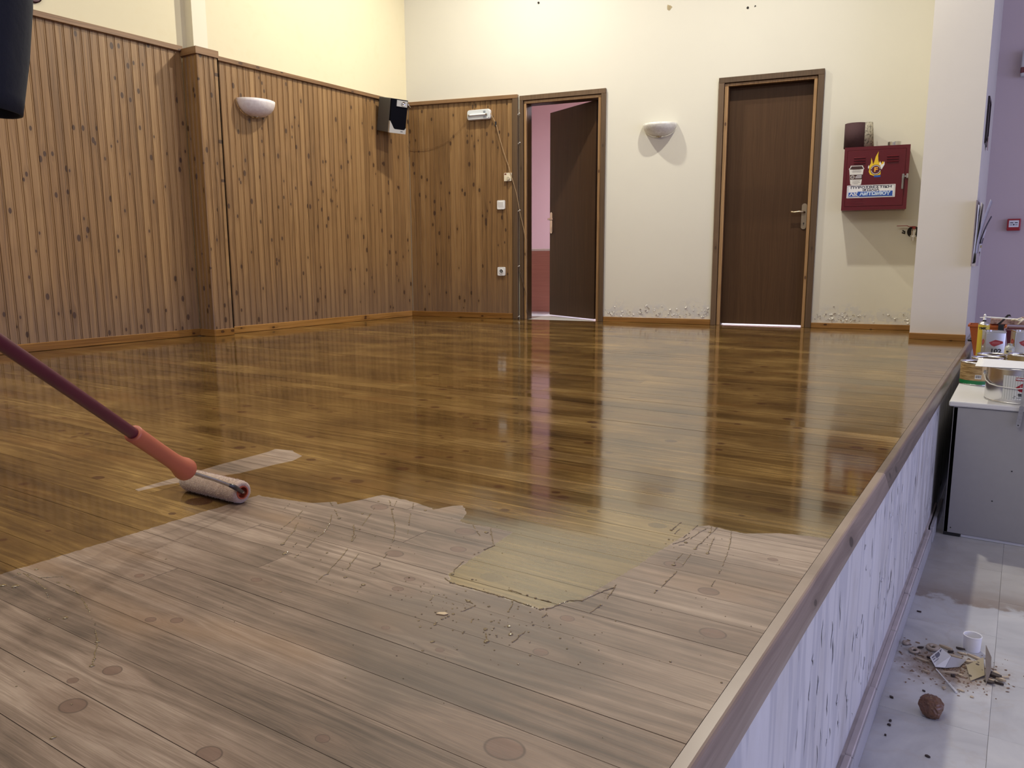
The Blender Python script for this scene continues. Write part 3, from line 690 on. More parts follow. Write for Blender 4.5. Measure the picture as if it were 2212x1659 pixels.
# loudspeaker tilted down in the corner
def rot_frame(ex, ey, ez, o):
    m = Matrix((ex, ey, ez)).transposed().to_4x4(); m.translation = o; return m
psi, til = math.radians(75), math.radians(12)
nn = Vector((math.sin(psi), -math.cos(psi), 0)); ee = Vector((math.cos(psi), math.sin(psi), 0))
nt = nn * math.cos(til) + Vector((0, 0, -math.sin(til))); uu = nt.cross(ee); uu = uu if uu.z > 0 else -uu
sp = thing('loudspeaker', 'grey and black bookshelf loudspeaker tilted down in the corner above the cladding', 'loudspeaker')
sp.matrix_world = rot_frame(ee, -nt, uu, Vector((-5.13, 5.811, 2.089)) - uu * 0.31)   # local x along the front, y into the box, z up
SG = plain('grey_vinyl_box', (0.095, 0.095, 0.098), 0.6)
mb = MB(); mb.bbox((0, 0.012, 0), (0.185, 0.212, 0.31), 0.003); mb.build('cabinet', SG, sp)
SV = plain('silver_plastic', (0.55, 0.54, 0.52), 0.35, 0.3)
mb = MB(); mb.prism([(0, 0), (0.185, 0), (0.185, 0.055), (0.172, 0.036), (0.06, 0.036), (0.045, 0.045), (0.0, 0.108)], 'y', -0.012, 0.012)
pl = mb.build('base_trim', SV, sp)
mb = MB(); mb.prism([(0.125, 0.017), (0.15, 0.017), (0.15, 0.022), (0.125, 0.022)], 'y', -0.0135, -0.0118); mb.build('name_badge', plain('dark_badge', (0.05, 0.05, 0.06), 0.4), pl)
mb = MB(); mb.prism([(0.002, 0.105), (0.062, 0.038), (0.16, 0.038), (0.184, 0.055), (0.184, 0.308), (0.002, 0.308)], 'y', -0.006, 0.012)
gr = mb.build('grille', plain('black_speaker_cloth', (0.004, 0.004, 0.007), 1.0, spec=0.05), sp)
mb = MB(); mb.prism(rounded_rect(0.118, 0.056, 0.004, 3, 0.117, 0.272), 'y', -0.012, -0.004)
tw = mb.build('tweeter_panel', plain('silver_panel', (0.62, 0.62, 0.62), 0.3, 0.5), gr)
mt = Matrix.Translation((0.130, -0.012, 0.272)) @ Matrix.Rotation(PI / 2, 4, 'X')
mb = MB(); mb.lathe([(0.020, 0.0), (0.021, 0.004), (0.018, 0.004), (0.009, -0.002), (0.008, 0.003), (0.0, 0.007)], seg=20, mat=mt); mb.build('tweeter', M_METAL, tw, smooth=True)
mb = MB(); mb.tube([(0.06, 0.22, 0.16), (0.04, 0.26, 0.17), (0.035, 0.30, 0.175)], 0.012); mb.build('wall_bracket', M_BLACK, sp)

# emergency light
em = thing('emergency_light', 'small white emergency tube light fixed high on the pine panel beside the open door', 'light', bw(0.813, 0.002, 1.976), AB)
mb = MB(); mb.prism(rounded_rect(0.245, 0.094, 0.022, 5), 'y', -0.028, 0.0); mb.build('housing', M_WHITE, em, smooth=True)
t = NT('ribbed_diffuser'); t.base((0.66, 0.70, 0.72), 0.15)
mb = MB(); mb.prism(rounded_rect(0.232, 0.084, 0.02, 5), 'y', -0.040, -0.028); mb.build('diffuser', t.m, em, smooth=True)
mb = MB(); mb.cyl((-0.10, -0.046, -0.004), (0.095, -0.046, -0.004), 0.008); tb = mb.build('tube', plain('glass_tube', (0.86, 0.87, 0.86), 0.15), em, smooth=True)
for xa in (-0.104, 0.083):
    mb = MB(); mb.cyl((xa, -0.046, -0.004), (xa + 0.016, -0.046, -0.004), 0.0095); mb.build('end_cap', M_METAL, tb, smooth=True)
for za, zb in ((0.012, 0.03), (-0.034, -0.020)):
    mb = MB(); mb.bbox((0.055, -0.043, za), (0.08, -0.039, zb), 0.001); mb.build('indicator_window', plain('grey_window', (0.25, 0.28, 0.32), 0.3), em)

# dimmer, switch, socket
dm = thing('dimmer_switch', 'small square cream dimmer with round knob beside the doorway, above the white switch', 'switch', bw(1.113, 0.002, 1.376), AB)
mb = MB(); mb.prism(rounded_rect(0.078, 0.078, 0.005, 3), 'y', -0.016, 0); mb.build('plate', M_CREAM, dm, smooth=True)
mb = MB(); mb.cyl((0.010, -0.016, -0.014), (0.010, -0.030, -0.014), 0.016, 18); mb.build('knob', plain('ivory_knob', (0.55, 0.50, 0.36), 0.4), dm, smooth=True)
mb = MB(); mb.box((-0.034, -0.0165, 0.02), (-0.014, -0.0155, 0.034)); mb.build('sticker', plain('rust_sticker', (0.20, 0.06, 0.03), 0.6), dm)
sw = thing('light_switch', 'white rocker light switch on the pine panel above the socket', 'switch', bw(1.037, 0.002, 1.115), AB)
mb = MB(); mb.prism(rounded_rect(0.082, 0.086, 0.010, 4), 'y', -0.012, 0); mb.build('plate', M_WHITE, sw, smooth=True)
mb = MB(); mb.prism([(-0.012, -0.027), (-0.019, 0.027), (-0.008, 0.027), (-0.008, -0.027)], 'x', -0.027, 0.027); mb.build('rocker', M_WHITE, sw)
so = thing('power_socket', 'white round-well power socket low on the pine panel', 'socket', bw(1.037, 0.002, 0.470), AB)
mb = MB(); mb.prism(rounded_rect(0.082, 0.084, 0.010, 4), 'y', -0.012, 0); mb.build('plate', M_WHITE, so, smooth=True)
mt = Matrix.Translation((0, -0.012, 0)) @ Matrix.Rotation(PI / 2, 4, 'X')
mb = MB(); mb.lathe_open([(0.024, 0.0), (0.024, 0.004), (0.020, 0.004), (0.0195, -0.001)], seg=20, mat=mt); mb.build('rim', M_WHITE, so, smooth=True)
mb = MB(); mb.lathe([(0.0195, 0.0004), (0.0, 0.0004)], seg=20, mat=mt); wl = mb.build('socket_well', plain('grey_well', (0.35, 0.35, 0.34), 0.5), so)
mb = MB(); mb.cyl((-0.0095, -0.0128, 0), (-0.0095, -0.0122, 0), 0.0035, 10); mb.cyl((0.0095, -0.0128, 0), (0.0095, -0.0122, 0), 0.0035, 10); mb.build('pin_hole', M_BLACK, wl)

# cables
def wcable(name, label, cat, pts, r, mat, d=-0.006, grp=None):
    mb = MB(); P = [Vector(bw(u, d, z)) for u, z in pts]
    # smooth with Catmull-Rom
    out = []
    for i in range(len(P) - 1):
        p0, p1, p2, p3 = P[max(i - 1, 0)], P[i], P[i + 1], P[min(i + 2, len(P) - 1)]
        for k in range(4):
            s = k / 4; out.append(0.5 * ((2 * p1) + (p2 - p0) * s + (2 * p0 - 5 * p1 + 4 * p2 - p3) * s * s + (3 * p1 - p0 - 3 * p2 + p3) * s ** 3))
    out.append(P[-1]); mb.tube(out, r, 6)
    c = out[0]; return tag(mb.build(name, mat, None, origin=tuple(c), loc=tuple(c), smooth='all'), label, cat, grp)
cb = wcable('cable', 'thin tan cable running from the emergency light down past the dimmer to the doorway foot', 'cable',
       [(0.936, 1.985), (0.993, 1.875), (1.021, 1.778), (1.069, 1.625), (1.122, 1.479), (1.16, 1.36), (1.208, 1.206), (1.237, 1.052), (1.276, 0.898), (1.300, 0.756), (1.306, 0.587), (1.308, 0.319), (1.308, 0.066)], 0.0032, M_TAN, -0.017)
cr_ = [o for o in ()]
mb = MB(); p = Vector(bw(0.990, -0.017, 1.875)); mb.cyl(p + Vector((0, 0, 0.025)), p - Vector((0, 0, 0.02)), 0.008, 10); mb.build('inline_switch', M_BLACK, cb, origin=tuple(cb.location))
wcable('wire', 'very thin wire hanging in a slack curve between loudspeaker and emergency light', 'wire',
       [(-0.02, 1.83), (0.009, 1.716), (0.116, 1.691), (0.25, 1.693), (0.356, 1.718), (0.461, 1.756), (0.566, 1.829), (0.643, 1.899), (0.695, 1.955)], 0.0016, plain('copper_wire', (0.24, 0.13, 0.06), 0.5))
c2 = wcable('cable', 'second brown cable clipped to the left edge of the open door frame', 'cable',
       [(1.229, 1.998), (1.232, 1.594), (1.231, 1.052), (1.228, 0.521), (1.245, 0.453), (1.27, 0.364), (1.30, 0.251), (1.312, 0.161), (1.315, 0.057)], 0.003, M_CABLE, -0.014)
for u, z in [(1.231, 1.953), (1.235, 1.685), (1.233, 1.053), (1.227, 0.52), (1.225, 0.026)]:
    p = Vector(bw(u, -0.016, z)); q = Vector(bw(u + 0.012, -0.022, z + 0.006)); mb = MB(); mb.tube([p - (q - p), p, q], 0.0045, 6)
    mb.build('cable_clip', M_WHITE, c2, origin=tuple(c2.location), smooth=True)
hk = thing('wall_hook', 'tiny metal hook with frayed wire ends at the corner above the panel rail', 'hook', bw(0.025, -0.02, 2.125), AB)
mb = MB(); mb.tube([(-0.012, 0.012, 0.006), (0.0, -0.008, 0.012), (0.012, -0.012, 0.004), (0.008, -0.012, -0.008)], 0.004, 6); mb.build('hook', M_METAL, hk, smooth=True)
mb = MB(); mb.tube([(0.0, -0.01, 0.004), (0.022, -0.014, -0.012), (0.034, -0.014, -0.028)], 0.0012, 5); mb.tube([(0.0, -0.01, 0.004), (-0.014, -0.014, -0.010), (-0.006, -0.012, -0.016)], 0.0012, 5); mb.build('wire_end', M_CREAM, hk)
# dark round plaque high on the left wall, cut by the top of the picture
pq = thing('wall_plaque', 'dark maroon round plaque on the cream wall above the cladding, mostly out of frame', 'plaque', (-5.482, 2.797, 2.285), PI / 2)
mt = Matrix.Rotation(PI / 2, 4, 'X')
mb = MB(); mb.lathe([(0.052, 0.0), (0.055, 0.008), (0.050, 0.016), (0.0, 0.018)], seg=28, mat=mt); mb.build('disc', plain('maroon_lacquer', (0.075, 0.020, 0.030), 0.35), pq, smooth=True)
mb = MB(); mb.lathe_open([(0.056, 0.002), (0.059, 0.010), (0.055, 0.014)], seg=28, mat=mt); mb.build('rim', plain('dark_rim', (0.03, 0.012, 0.01), 0.4), pq, smooth=True)

# ---- text
def text_obj(body, size, mat, parent, m, name='lettering', sx=1.0, align='CENTER', bold=0.0, label=None):
    cu = bpy.data.curves.new(name, 'FONT'); cu.body = body; cu.size = size; cu.align_x = align; cu.align_y = 'CENTER'; cu.extrude = 0.0003; cu.offset = bold; cu.resolution_u = 3
    to = bpy.data.objects.new('tmp', cu); C.objects.link(to); dg = bpy.context.evaluated_depsgraph_get()
    me = bpy.data.meshes.new_from_object(to.evaluated_get(dg)); bpy.data.objects.remove(to); bpy.data.curves.remove(cu)
    me.transform(m @ Matrix.Diagonal((sx, 1, 1, 1)))
    me.materials.clear(); me.materials.append(mat); me.name = name
    o = bpy.data.objects.new(name, me); link(o, parent); return o
FACE = Matrix.Rotation(PI / 2, 4, 'X')          # text plane standing up, facing -y

# ---- fire hose cabinet on the back wall (axes: u, depth, z; front at d = -0.16)
fc = thing('fire_hose_cabinet', 'dark red metal fire hose cabinet with stickers, on the wall right of the closed door', 'cabinet', bw(0, 0, 0), AB)
U0, U1, Z0, Z1, FD = 4.122, 4.594, 0.968, 1.460, -0.16
mb = MB(); mb.bbox((U0, FD + 0.004, Z0), (U1, 0.015, Z1), 0.003)
mb.box((U0, FD, Z0), (U0 + 0.022, FD + 0.004, Z1)); mb.box((U1 - 0.026, FD, Z0), (U1, FD + 0.004, Z1)); mb.box((U0 + 0.022, FD, Z1 - 0.026), (U1 - 0.026, FD + 0.004, Z1)); mb.box((U0 + 0.022, FD, Z0), (U1 - 0.026, FD + 0.004, Z0 + 0.028))
mb.build('body', M_RED, fc)
mb = MB(); mb.bbox((U0 + 0.0235, FD - 0.001, Z0 + 0.030), (U1 - 0.0275, FD + 0.010, Z1 - 0.028), 0.002); dr = mb.build('cabinet_door', M_RED, fc)
for ux, zz in [(4.237, 1.375), (4.475, 1.377)]:
    for k in range(3):
        mb = MB(); z = zz - 0.0195 * k; mb.prism([(FD - 0.001, z + 0.006), (FD - 0.009, z + 0.001), (FD - 0.009, z - 0.003), (FD - 0.001, z - 0.006)], 'x', ux - 0.042, ux + 0.042)
        mb.build('louvre', M_RED, dr)
mb = MB()
for a, b, c, d_ in [(4.195, 1.052, 4.278, 1.0535), (4.195, 1.019, 4.278, 1.0205), (4.195, 1.02, 4.1965, 1.053), (4.2765, 1.02, 4.278, 1.053), (4.205, 1.036, 4.255, 1.038)]: mb.box((a, FD - 0.0022, b), (c, FD - 0.0008, d_))
mb.build('embossed_mark', M_RED, dr)
# latch
mb = MB(); mb.bbox((4.548, FD - 0.014, 1.200), (4.566, FD - 0.001, 1.238), 0.004); mb.bbox((4.548, FD - 0.022, 1.119), (4.562, FD - 0.010, 1.215), 0.005); lt = mb.build('latch', plain('grey_zinc', (0.30, 0.30, 0.31), 0.4, 0.8), fc)
mb = MB(); mb.bbox((4.577, FD - 0.014, 1.203), (4.592, FD - 0.001, 1.240), 0.004); mb.bbox((4.560, FD - 0.010, 1.214), (4.582, FD - 0.003, 1.224), 0.002); mb.build('latch_keeper', M_METAL, lt)
# sign
ST = FD - 0.0016
WHT = plain('white_vinyl', (0.80, 0.81, 0.86), 0.35, 0, 0.02); NAVY = plain('navy_print', (0.035, 0.035, 0.075), 0.4); BLUE = plain('blue_print', (0.020, 0.085, 0.42), 0.4); LBLUE = plain('pale_blue_print', (0.55, 0.68, 0.90), 0.4)
mb = MB(); mb.box((4.157, ST, 1.0645), (4.5075, FD - 0.0008, 1.163)); sg = mb.build('sign', WHT, fc)
mb = MB()
def frame(mb, x0, x1, z0, z1, t, y0, y1):
    mb.box((x0, y0, z0), (x1, y1, z0 + t)); mb.box((x0, y0, z1 - t), (x1, y1, z1)); mb.box((x0, y0, z0 + t), (x0 + t, y1, z1 - t)); mb.box((x1 - t, y0, z0 + t), (x1, y1, z1 - t))
frame(mb, 4.163, 4.501, 1.070, 1.158, 0.0018, ST - 0.0005, ST); mb.build('sign_border', NAVY, sg)
text_obj('ΠΥΡΟΣΒΕΣΤΙΚΗ', 0.024, NAVY, sg, Matrix.Translation((4.332, ST - 0.0004, 1.1445)) @ FACE, sx=1.62, bold=0.0006)
text_obj('ΦΩΛΙΑ', 0.022, NAVY, sg, Matrix.Translation((4.332, ST - 0.0004, 1.1235)) @ FACE, sx=1.7, bold=0.0006)
mb = MB(); mb.prism([(4.170, 1.0755), (4.236, 1.0755), (4.248, 1.1075), (4.170, 1.1075)], 'y', ST - 0.0005, ST); mb.box((4.250, ST - 0.0005, 1.0735), (4.492, ST, 1.0765)); mb.box((4.236, ST - 0.0004, 1.0765), (4.490, ST, 1.1135)); bl = mb.build('blue_band', BLUE, sg)
text_obj('ΑΚ', 0.030, WHT, sg, Matrix.Translation((4.207, ST - 0.0008, 1.0915)) @ FACE @ Matrix.Shear('XY', 4, (0.35, 0)), sx=1.5, bold=0.0012)
text_obj('ΑΝΤΩΝΙΟΥ', 0.034, LBLUE, sg, Matrix.Translation((4.363, ST - 0.0009, 1.0945)) @ FACE, sx=1.22, bold=0.0022)
# paper-cup sticker
mb = MB(); mb.prism([(4.1605, 1.292), (4.170, 1.302), (4.174, 1.317), (4.262, 1.316), (4.267, 1.302), (4.275, 1.291), (4.270, 1.286), (4.2575, 1.1685), (4.245, 1.1655), (4.19, 1.1665), (4.1785, 1.1715), (4.165, 1.287)], 'y', ST, FD - 0.0008)
cu = mb.build('cup_sticker', plain('sticker_white', (0.74, 0.73, 0.70), 0.4, 0, 0.03), fc)
DKB = plain('dark_brown_print', (0.055, 0.022, 0.020), 0.4, 0, 0.3, 60)
mb = MB(); mb.prism([(4.166, 1.290), (4.176, 1.300), (4.180, 1.312), (4.257, 1.311), (4.262, 1.300), (4.270, 1.290), (4.24, 1.286), (4.195, 1.286)], 'y', ST - 0.0005, ST); mb.prism([(4.1715, 1.247), (4.2655, 1.246), (4.2625, 1.2085), (4.1755, 1.2095)], 'y', ST - 0.0005, ST); mb.build('cup_print', DKB, cu)
mb = MB(); mt = Matrix.Translation((4.192, ST - 0.0005, 1.228)) @ FACE; mb.lathe([(0.0150, 0), (0.0150, 0.0004), (0.0, 0.0004)], seg=20, mat=mt); mb.build('cup_badge', plain('cream_print', (0.60, 0.55, 0.50), 0.4), cu)
mb = MB(); mb.lathe([(0.0105, 0.0004), (0.0105, 0.0008), (0.0, 0.0008)], seg=18, mat=mt)
for z, a, b in [(1.277, 4.19, 4.25), (1.270, 4.185, 4.256), (1.262, 4.19, 4.25), (1.198, 4.19, 4.25), (1.190, 4.195, 4.245), (1.182, 4.19, 4.25), (1.175, 4.205, 4.235)]: mb.box((a, ST - 0.0005, z), (b, ST, z + 0.002))
mb.build('cup_small_print', plain('grey_print', (0.16, 0.13, 0.14), 0.4), cu)
mb = MB()
for z, a in [(1.237, 4.222), (1.228, 4.214), (1.219, 4.212)]: mb.box((a, ST - 0.0009, z), (4.258, ST - 0.0005, z + 0.004))
mb.build('cup_white_print', WHT, cu)
# flame sticker with the round F badge
YEL = plain('yellow_print', (0.80, 0.55, 0.03), 0.4, 0, 0.1)
mb = MB(); mb.prism([(4.345, 1.232), (4.318, 1.243), (4.308, 1.265), (4.312, 1.290), (4.306, 1.300), (4.320, 1.330), (4.3205, 1.372), (4.330, 1.345), (4.336, 1.318), (4.345, 1.345), (4.352, 1.380), (4.3705, 1.419), (4.368, 1.385), (4.372, 1.350), (4.378, 1.330), (4.3865, 1.345), (4.392, 1.322), (4.404, 1.342), (4.417, 1.330), (4.405, 1.302), (4.396, 1.285), (4.394, 1.239)], 'y', ST, FD - 0.0008)
fl = mb.build('flame_sticker', YEL, fc)
for pl_ in ([(4.385, 1.300), (4.395, 1.315), (4.410, 1.322), (4.417, 1.341), (4.4185, 1.315), (4.408, 1.295), (4.400, 1.278)], [(4.380, 1.318), (4.387, 1.340), (4.395, 1.318), (4.388, 1.312)], [(4.300, 1.300), (4.306, 1.318), (4.309, 1.300), (4.304, 1.285)]):
    mb = MB(); mb.prism(pl_, 'y', ST - 0.0004, ST); mb.build('flame_tongue', WHT, fl)
mb = MB(); mb.box((4.348, ST - 0.0004, 1.221), (4.395, ST, 1.236)); mb.build('flame_base', BLUE, fl)
mt = Matrix.Translation((4.3575, ST - 0.0006, 1.279)) @ FACE
mb = MB(); mb.lathe([(0.0385, 0), (0.0385, 0.0005), (0.0, 0.0005)], seg=28, mat=mt); bd = mb.build('flame_badge', plain('wine_print', (0.09, 0.010, 0.025), 0.4), fl)
mb = MB()
for k in range(26):
    a = 2 * PI * k / 26
    if k % 13 in (0,): continue
    c = (4.3575 + 0.0325 * math.cos(a), ST - 0.0012, 1.279 + 0.0325 * math.sin(a)); mb.box((c[0] - 0.0026, c[1] - 0.0004, c[2] - 0.0026), (c[0] + 0.0026, c[1], c[2] + 0.0026))
o = mb.build('badge_lettering', WHT, bd)
text_obj('F', 0.048, plain('orange_print', (0.85, 0.42, 0.05), 0.4), bd, Matrix.Translation((4.3585, ST - 0.0013, 1.2785)) @ FACE, sx=1.25, bold=0.0016)

# roll of sanding cloth standing on the cabinet
rl = thing('sandpaper_roll', 'dark maroon roll of sanding cloth standing on the fire cabinet', 'roll', bw(4.193, -0.075, 1.461), AB)
RD = 0.084; zt_ = 0.190; vs, fs = [], []
NS = 64
for i in range(NS + 1):
    a = math.radians(-30 - 700 * i / NS); r = RD - 0.018 * i / NS
    vs += [(r * math.cos(a), r * math.sin(a), 0), (r * math.cos(a), r * math.sin(a), zt_)]
for i in range(NS): fs.append((2 * i, 2 * i + 2, 2 * i + 3, 2 * i + 1))
mb = MB(); mb.faces(vs, fs); o = mb.build('cloth', plain('maroon_abrasive', (0.055, 0.022, 0.026), 0.85, 0, 0.25, 220.0, 0.3), rl, smooth='all', fix=False); md = o.modifiers.new('t', 'SOLIDIFY'); md.thickness = 0.002
def backing():
    t = NT('printed_cloth_backing'); o = t.obj(); n = t.noise(o, 60.0, 4.0, 0.7)
    return t.base(t.ramp(n, [(0.40, (0.13, 0.12, 0.10)), (0.48, (0.42, 0.38, 0.30)), (0.8, (0.50, 0.46, 0.37))]), 0.7)
vs, fs = [], []
for i in range(9):
    s = i / 8; x = 0.060 + 0.072 * s; yy = -0.052 + 0.065 * s - 0.02 * math.sin(PI * s)
    vs += [(x + 0.010 * s, yy, 0), (x - 0.012 * s + 0.004, yy, zt_ + 0.008 * s)]
for i in range(8): fs.append((2 * i, 2 * i + 2, 2 * i + 3, 2 * i + 1))
mb = MB(); mb.faces(vs, fs); o = mb.build('loose_end', backing(), rl, smooth='all', fix=False); md = o.modifiers.new('t', 'SOLIDIFY'); md.thickness = 0.002
ash = thing('ashtray', 'round steel ashtray with notched rim on top of the fire cabinet', 'ashtray', bw(4.480, -0.085, 1.4605), AB)
mb = MB(); mb.lathe([(0.0, 0.0), (0.044, 0.0), (0.047, 0.003), (0.0475, 0.026), (0.0455, 0.026), (0.044, 0.006), (0.0, 0.005)], seg=32); mb.build('bowl', M_METAL, ash, smooth=True)
mb = MB()
for k in range(32):
    if k % 11 in (0, 1): continue
    a0, a1 = 2 * PI * k / 32, 2 * PI * (k + 1) / 32
    P = lambda r, a, z: (r * math.cos(a), r * math.sin(a), z)
    v = [P(0.0475, a0, 0.026), P(0.0475, a1, 0.026), P(0.0455, a1, 0.026), P(0.0455, a0, 0.026), P(0.0475, a0, 0.032), P(0.0475, a1, 0.032), P(0.0455, a1, 0.032), P(0.0455, a0, 0.032)]
    mb.faces(v, [(0, 3, 2, 1), (4, 5, 6, 7), (0, 1, 5, 4), (1, 2, 6, 5), (2, 3, 7, 6), (3, 0, 4, 7)])
mb.build('notched_rim', M_METAL, ash)

# water valve below the cabinet, half hidden by the pillar
vv = thing('water_valve', 'brass ball valve with red lever in a dark hole beside the pillar', 'valve', bw(4.668, 0.015, 0.795), AB)
mt = Matrix.Rotation(PI / 2, 4, 'X')
mb = MB(); mb.lathe([(0.046, 0.0), (0.043, 0.004), (0.0, 0.004)], seg=18, mat=mt); mb.build('wall_hole', M_DARK, vv)
mb = MB(); mb.tube([(0, 0, 0.012), (0, -0.045, 0.012), (-0.002, -0.060, 0.0), (-0.004, -0.060, -0.04)], [0.016, 0.018, 0.018, 0.014], 12); mb.cyl((-0.004, -0.060, -0.028), (-0.004, -0.060, -0.044), 0.021, 6); mb.cyl((-0.004, -0.060, -0.044), (-0.004, -0.060, -0.070), 0.010, 10); mb.build('body', plain('chromed_brass', (0.75, 0.72, 0.68), 0.25, 1.0), vv, smooth=True)
mb = MB(); mb.cyl((0.0, -0.045, 0.02), (0.0, -0.045, 0.040), 0.012); mb.bbox((-0.036, -0.052, 0.037), (0.016, -0.036, 0.0425), 0.001); mb.prism([(-0.036, 0.0375), (-0.036, 0.0425), (-0.048, 0.050), (-0.125, 0.050), (-0.125, 0.0455), (-0.050, 0.0455)], 'y', -0.052, -0.036); mb.build('lever', plain('red_lever', (0.30, 0.03, 0.03), 0.4), vv)
mb = MB(); mb.tube([(-0.078, -0.004, 0.012), (-0.062, -0.008, 0.002), (-0.060, -0.006, -0.012), (-0.082, -0.004, -0.004)], 0.005, 6); mb.build('dangling_washer', M_DARK, vv)

# ---- paper rack on the side of the pillar (x = -0.325)
PX = -0.325
rk = thing('document_rack', 'clear wall rack stuffed with papers on the lilac side of the pillar', 'rack', (PX, 6.6, 0.55))
def lx(p): return [(a - PX, b - 6.6, c - 0.55) for a, b, c in p]
mb = MB(); mb.box((0.0, -0.26, -0.02), (0.006, 0.10, 0.43)); mb.build('back_panel', plain('rack_wood', (0.30, 0.25, 0.27), 0.5), rk)
mb = MB(); mb.box((0.006, -0.26, -0.02), (0.030, 0.10, 0.0)); mb.box((0.028, -0.26, 0.0), (0.031, 0.10, 0.07)); mb.build('pocket', plain('clear_plastic', (0.45, 0.42, 0.46), 0.15), rk)
def sheet(name, parent, mat, base_x, top_x, y0, y1, z0, z1, lean_y=0.0, n=8, bulge=0.012, th=0.0015):
    vs, fs = [], []
    for i in range(n + 1):
        s = i / n; x = base_x + (top_x - base_x) * s ** 1.6 + bulge * math.sin(PI * s); dy = lean_y * s
        vs += [(x, y0 + dy, z0 + (z1 - z0) * s), (x, y1 + dy, z0 + (z1 - z0) * s)]
    for i in range(n): fs.append((2 * i, 2 * i + 1, 2 * i + 3, 2 * i + 2))
    mb = MB(); mb.faces(vs, fs); o = mb.build(name, mat, parent, smooth='all', fix=False); md = o.modifiers.new('t', 'SOLIDIFY'); md.thickness = th; return o
def paper_thing(label, mat, *a, **k):
    o = sheet('paper_sheet', None, mat, *a, **k); o.location = (PX, 6.6, 0.55); return tag(o, label, 'paper', 'papers in the pillar rack')
PAP = plain('white_paper', (0.70, 0.70, 0.76), 0.6, 0, 0.03); PAP2 = plain('grey_card', (0.47, 0.46, 0.50), 0.5, 0, 0.04)
paper_thing('crumpled white sheaf closest to the pillar in the wall rack', PAP, 0.010, 0.016, -0.25, 0.02, 0.004, 0.40, bulge=0.004, th=0.006)
paper_thing('cream sheet second from the pillar in the wall rack', plain('cream_paper', (0.62, 0.58, 0.50), 0.6), 0.014, 0.030, -0.20, 0.10, 0.004, 0.415, bulge=0.0)
paper_thing('wide grey sheet leaning outward at the front of the wall rack', PAP2, 0.020, 0.082, -0.19, 0.16, 0.004, 0.435, bulge=-0.008)
paper_thing('black leaflet poking out sideways behind the grey sheet', plain('black_print_paper', (0.015, 0.018, 0.04), 0.4), 0.026, 0.080, 0.14, 0.30, 0.14, 0.34, lean_y=0.06, bulge=0.0)
lf_ = paper_thing('printed leaflet with pictures hanging low at the front of the rack', PAP, 0.024, 0.056, 0.12, 0.24, 0.02, 0.24, bulge=0.0)
for z0, z1, c in [(0.14, 0.18, (0.02, 0.02, 0.06)), (0.11, 0.128, (0.45, 0.38, 0.05)), (0.052, 0.082, (0.08, 0.02, 0.04))]:
    s0, s1 = (z0 - 0.02) / 0.22, (z1 - 0.02) / 0.22
    x0, x1 = 0.024 + 0.032 * s0 ** 1.6, 0.024 + 0.032 * s1 ** 1.6
    mb = MB(); mb.faces([(x0 + 0.002, 0.119, z0), (x0 + 0.002, 0.225, z0), (x1 + 0.002, 0.225, z1), (x1 + 0.002, 0.119, z1), (x0 - 0.0005, 0.119, z0), (x1 - 0.0005, 0.119, z1)], [(0, 1, 2, 3), (0, 3, 5, 4)]); mb.build('leaflet_picture', plain('leaflet_ink', c, 0.4), lf_)
# dark framed picture seen edge-on higher on the same face
pf = thing('picture_frame', 'dark picture frame seen edge-on high on the lilac pillar side', 'frame', (PX, 6.80, 1.56))
mb = MB(); frame(mb, -0.14, 0.14, -0.165, 0.155, 0.02, -0.012, 0.0)
for v in mb.bm.verts: v.co = Vector((-v.co.y, v.co.x, v.co.z))
mb.build('frame_moulding', plain('ebony_wood', (0.018, 0.008, 0.010), 0.35), pf)
mb = MB(); mb.box((0.001, -0.12, -0.145), (0.005, 0.12, 0.135)); mb.build('picture', plain('dark_picture', (0.05, 0.03, 0.04), 0.3), pf)
mb = MB(); mb.box((0.012, 0.04, -0.19), (0.0145, 0.14, -0.10)); mb.build('paper_corner', plain('pinkish_paper', (0.46, 0.33, 0.30), 0.6), pf)

# ---- call point and sounder on the far wall
cpx = thing('fire_call_point', 'small red break-glass fire call point on the lilac far wall', 'alarm', (-0.113, 7.655, 0.85))
mb = MB(); mb.bbox((-0.047, -0.045, -0.047), (0.047, 0.0, 0.047), 0.006, 2); mb.build('housing', plain('signal_red', (0.36, 0.018, 0.028), 0.35), cpx)
mb = MB(); mb.bbox((-0.034, -0.047, -0.020), (0.034, -0.044, 0.034), 0.001); gp = mb.build('press_plate', WHT, cpx)
mb = MB(); mb.cyl((0, -0.047, 0.0), (0, -0.0485, 0.0), 0.006, 12); mb.box((-0.026, -0.0478, 0.012), (-0.004, -0.047, 0.019)); mb.box((0.006, -0.0478, 0.012), (0.026, -0.047, 0.019)); mb.box((-0.026, -0.0478, -0.003), (-0.010, -0.047, 0.001)); mb.box((0.010, -0.0478, -0.003), (0.026, -0.047, 0.001)); mb.build('plate_print', NAVY, gp)
sn = thing('alarm_sounder', 'white alarm box with a red stripe at the right edge high on the far wall', 'alarm', (-0.06, 7.655, 2.05))
mb = MB(); mb.bbox((-0.105, -0.07, -0.055), (0.105, 0.0, 0.14), 0.010, 2); mb.build('housing', plain('pale_grey_plastic', (0.55, 0.54, 0.56), 0.4), sn)
mb = MB(); mb.bbox((-0.107, -0.074, -0.030), (0.107, -0.002, 0.012), 0.004); mb.build('red_band', plain('deep_red_plastic', (0.13, 0.008, 0.022), 0.3), sn)

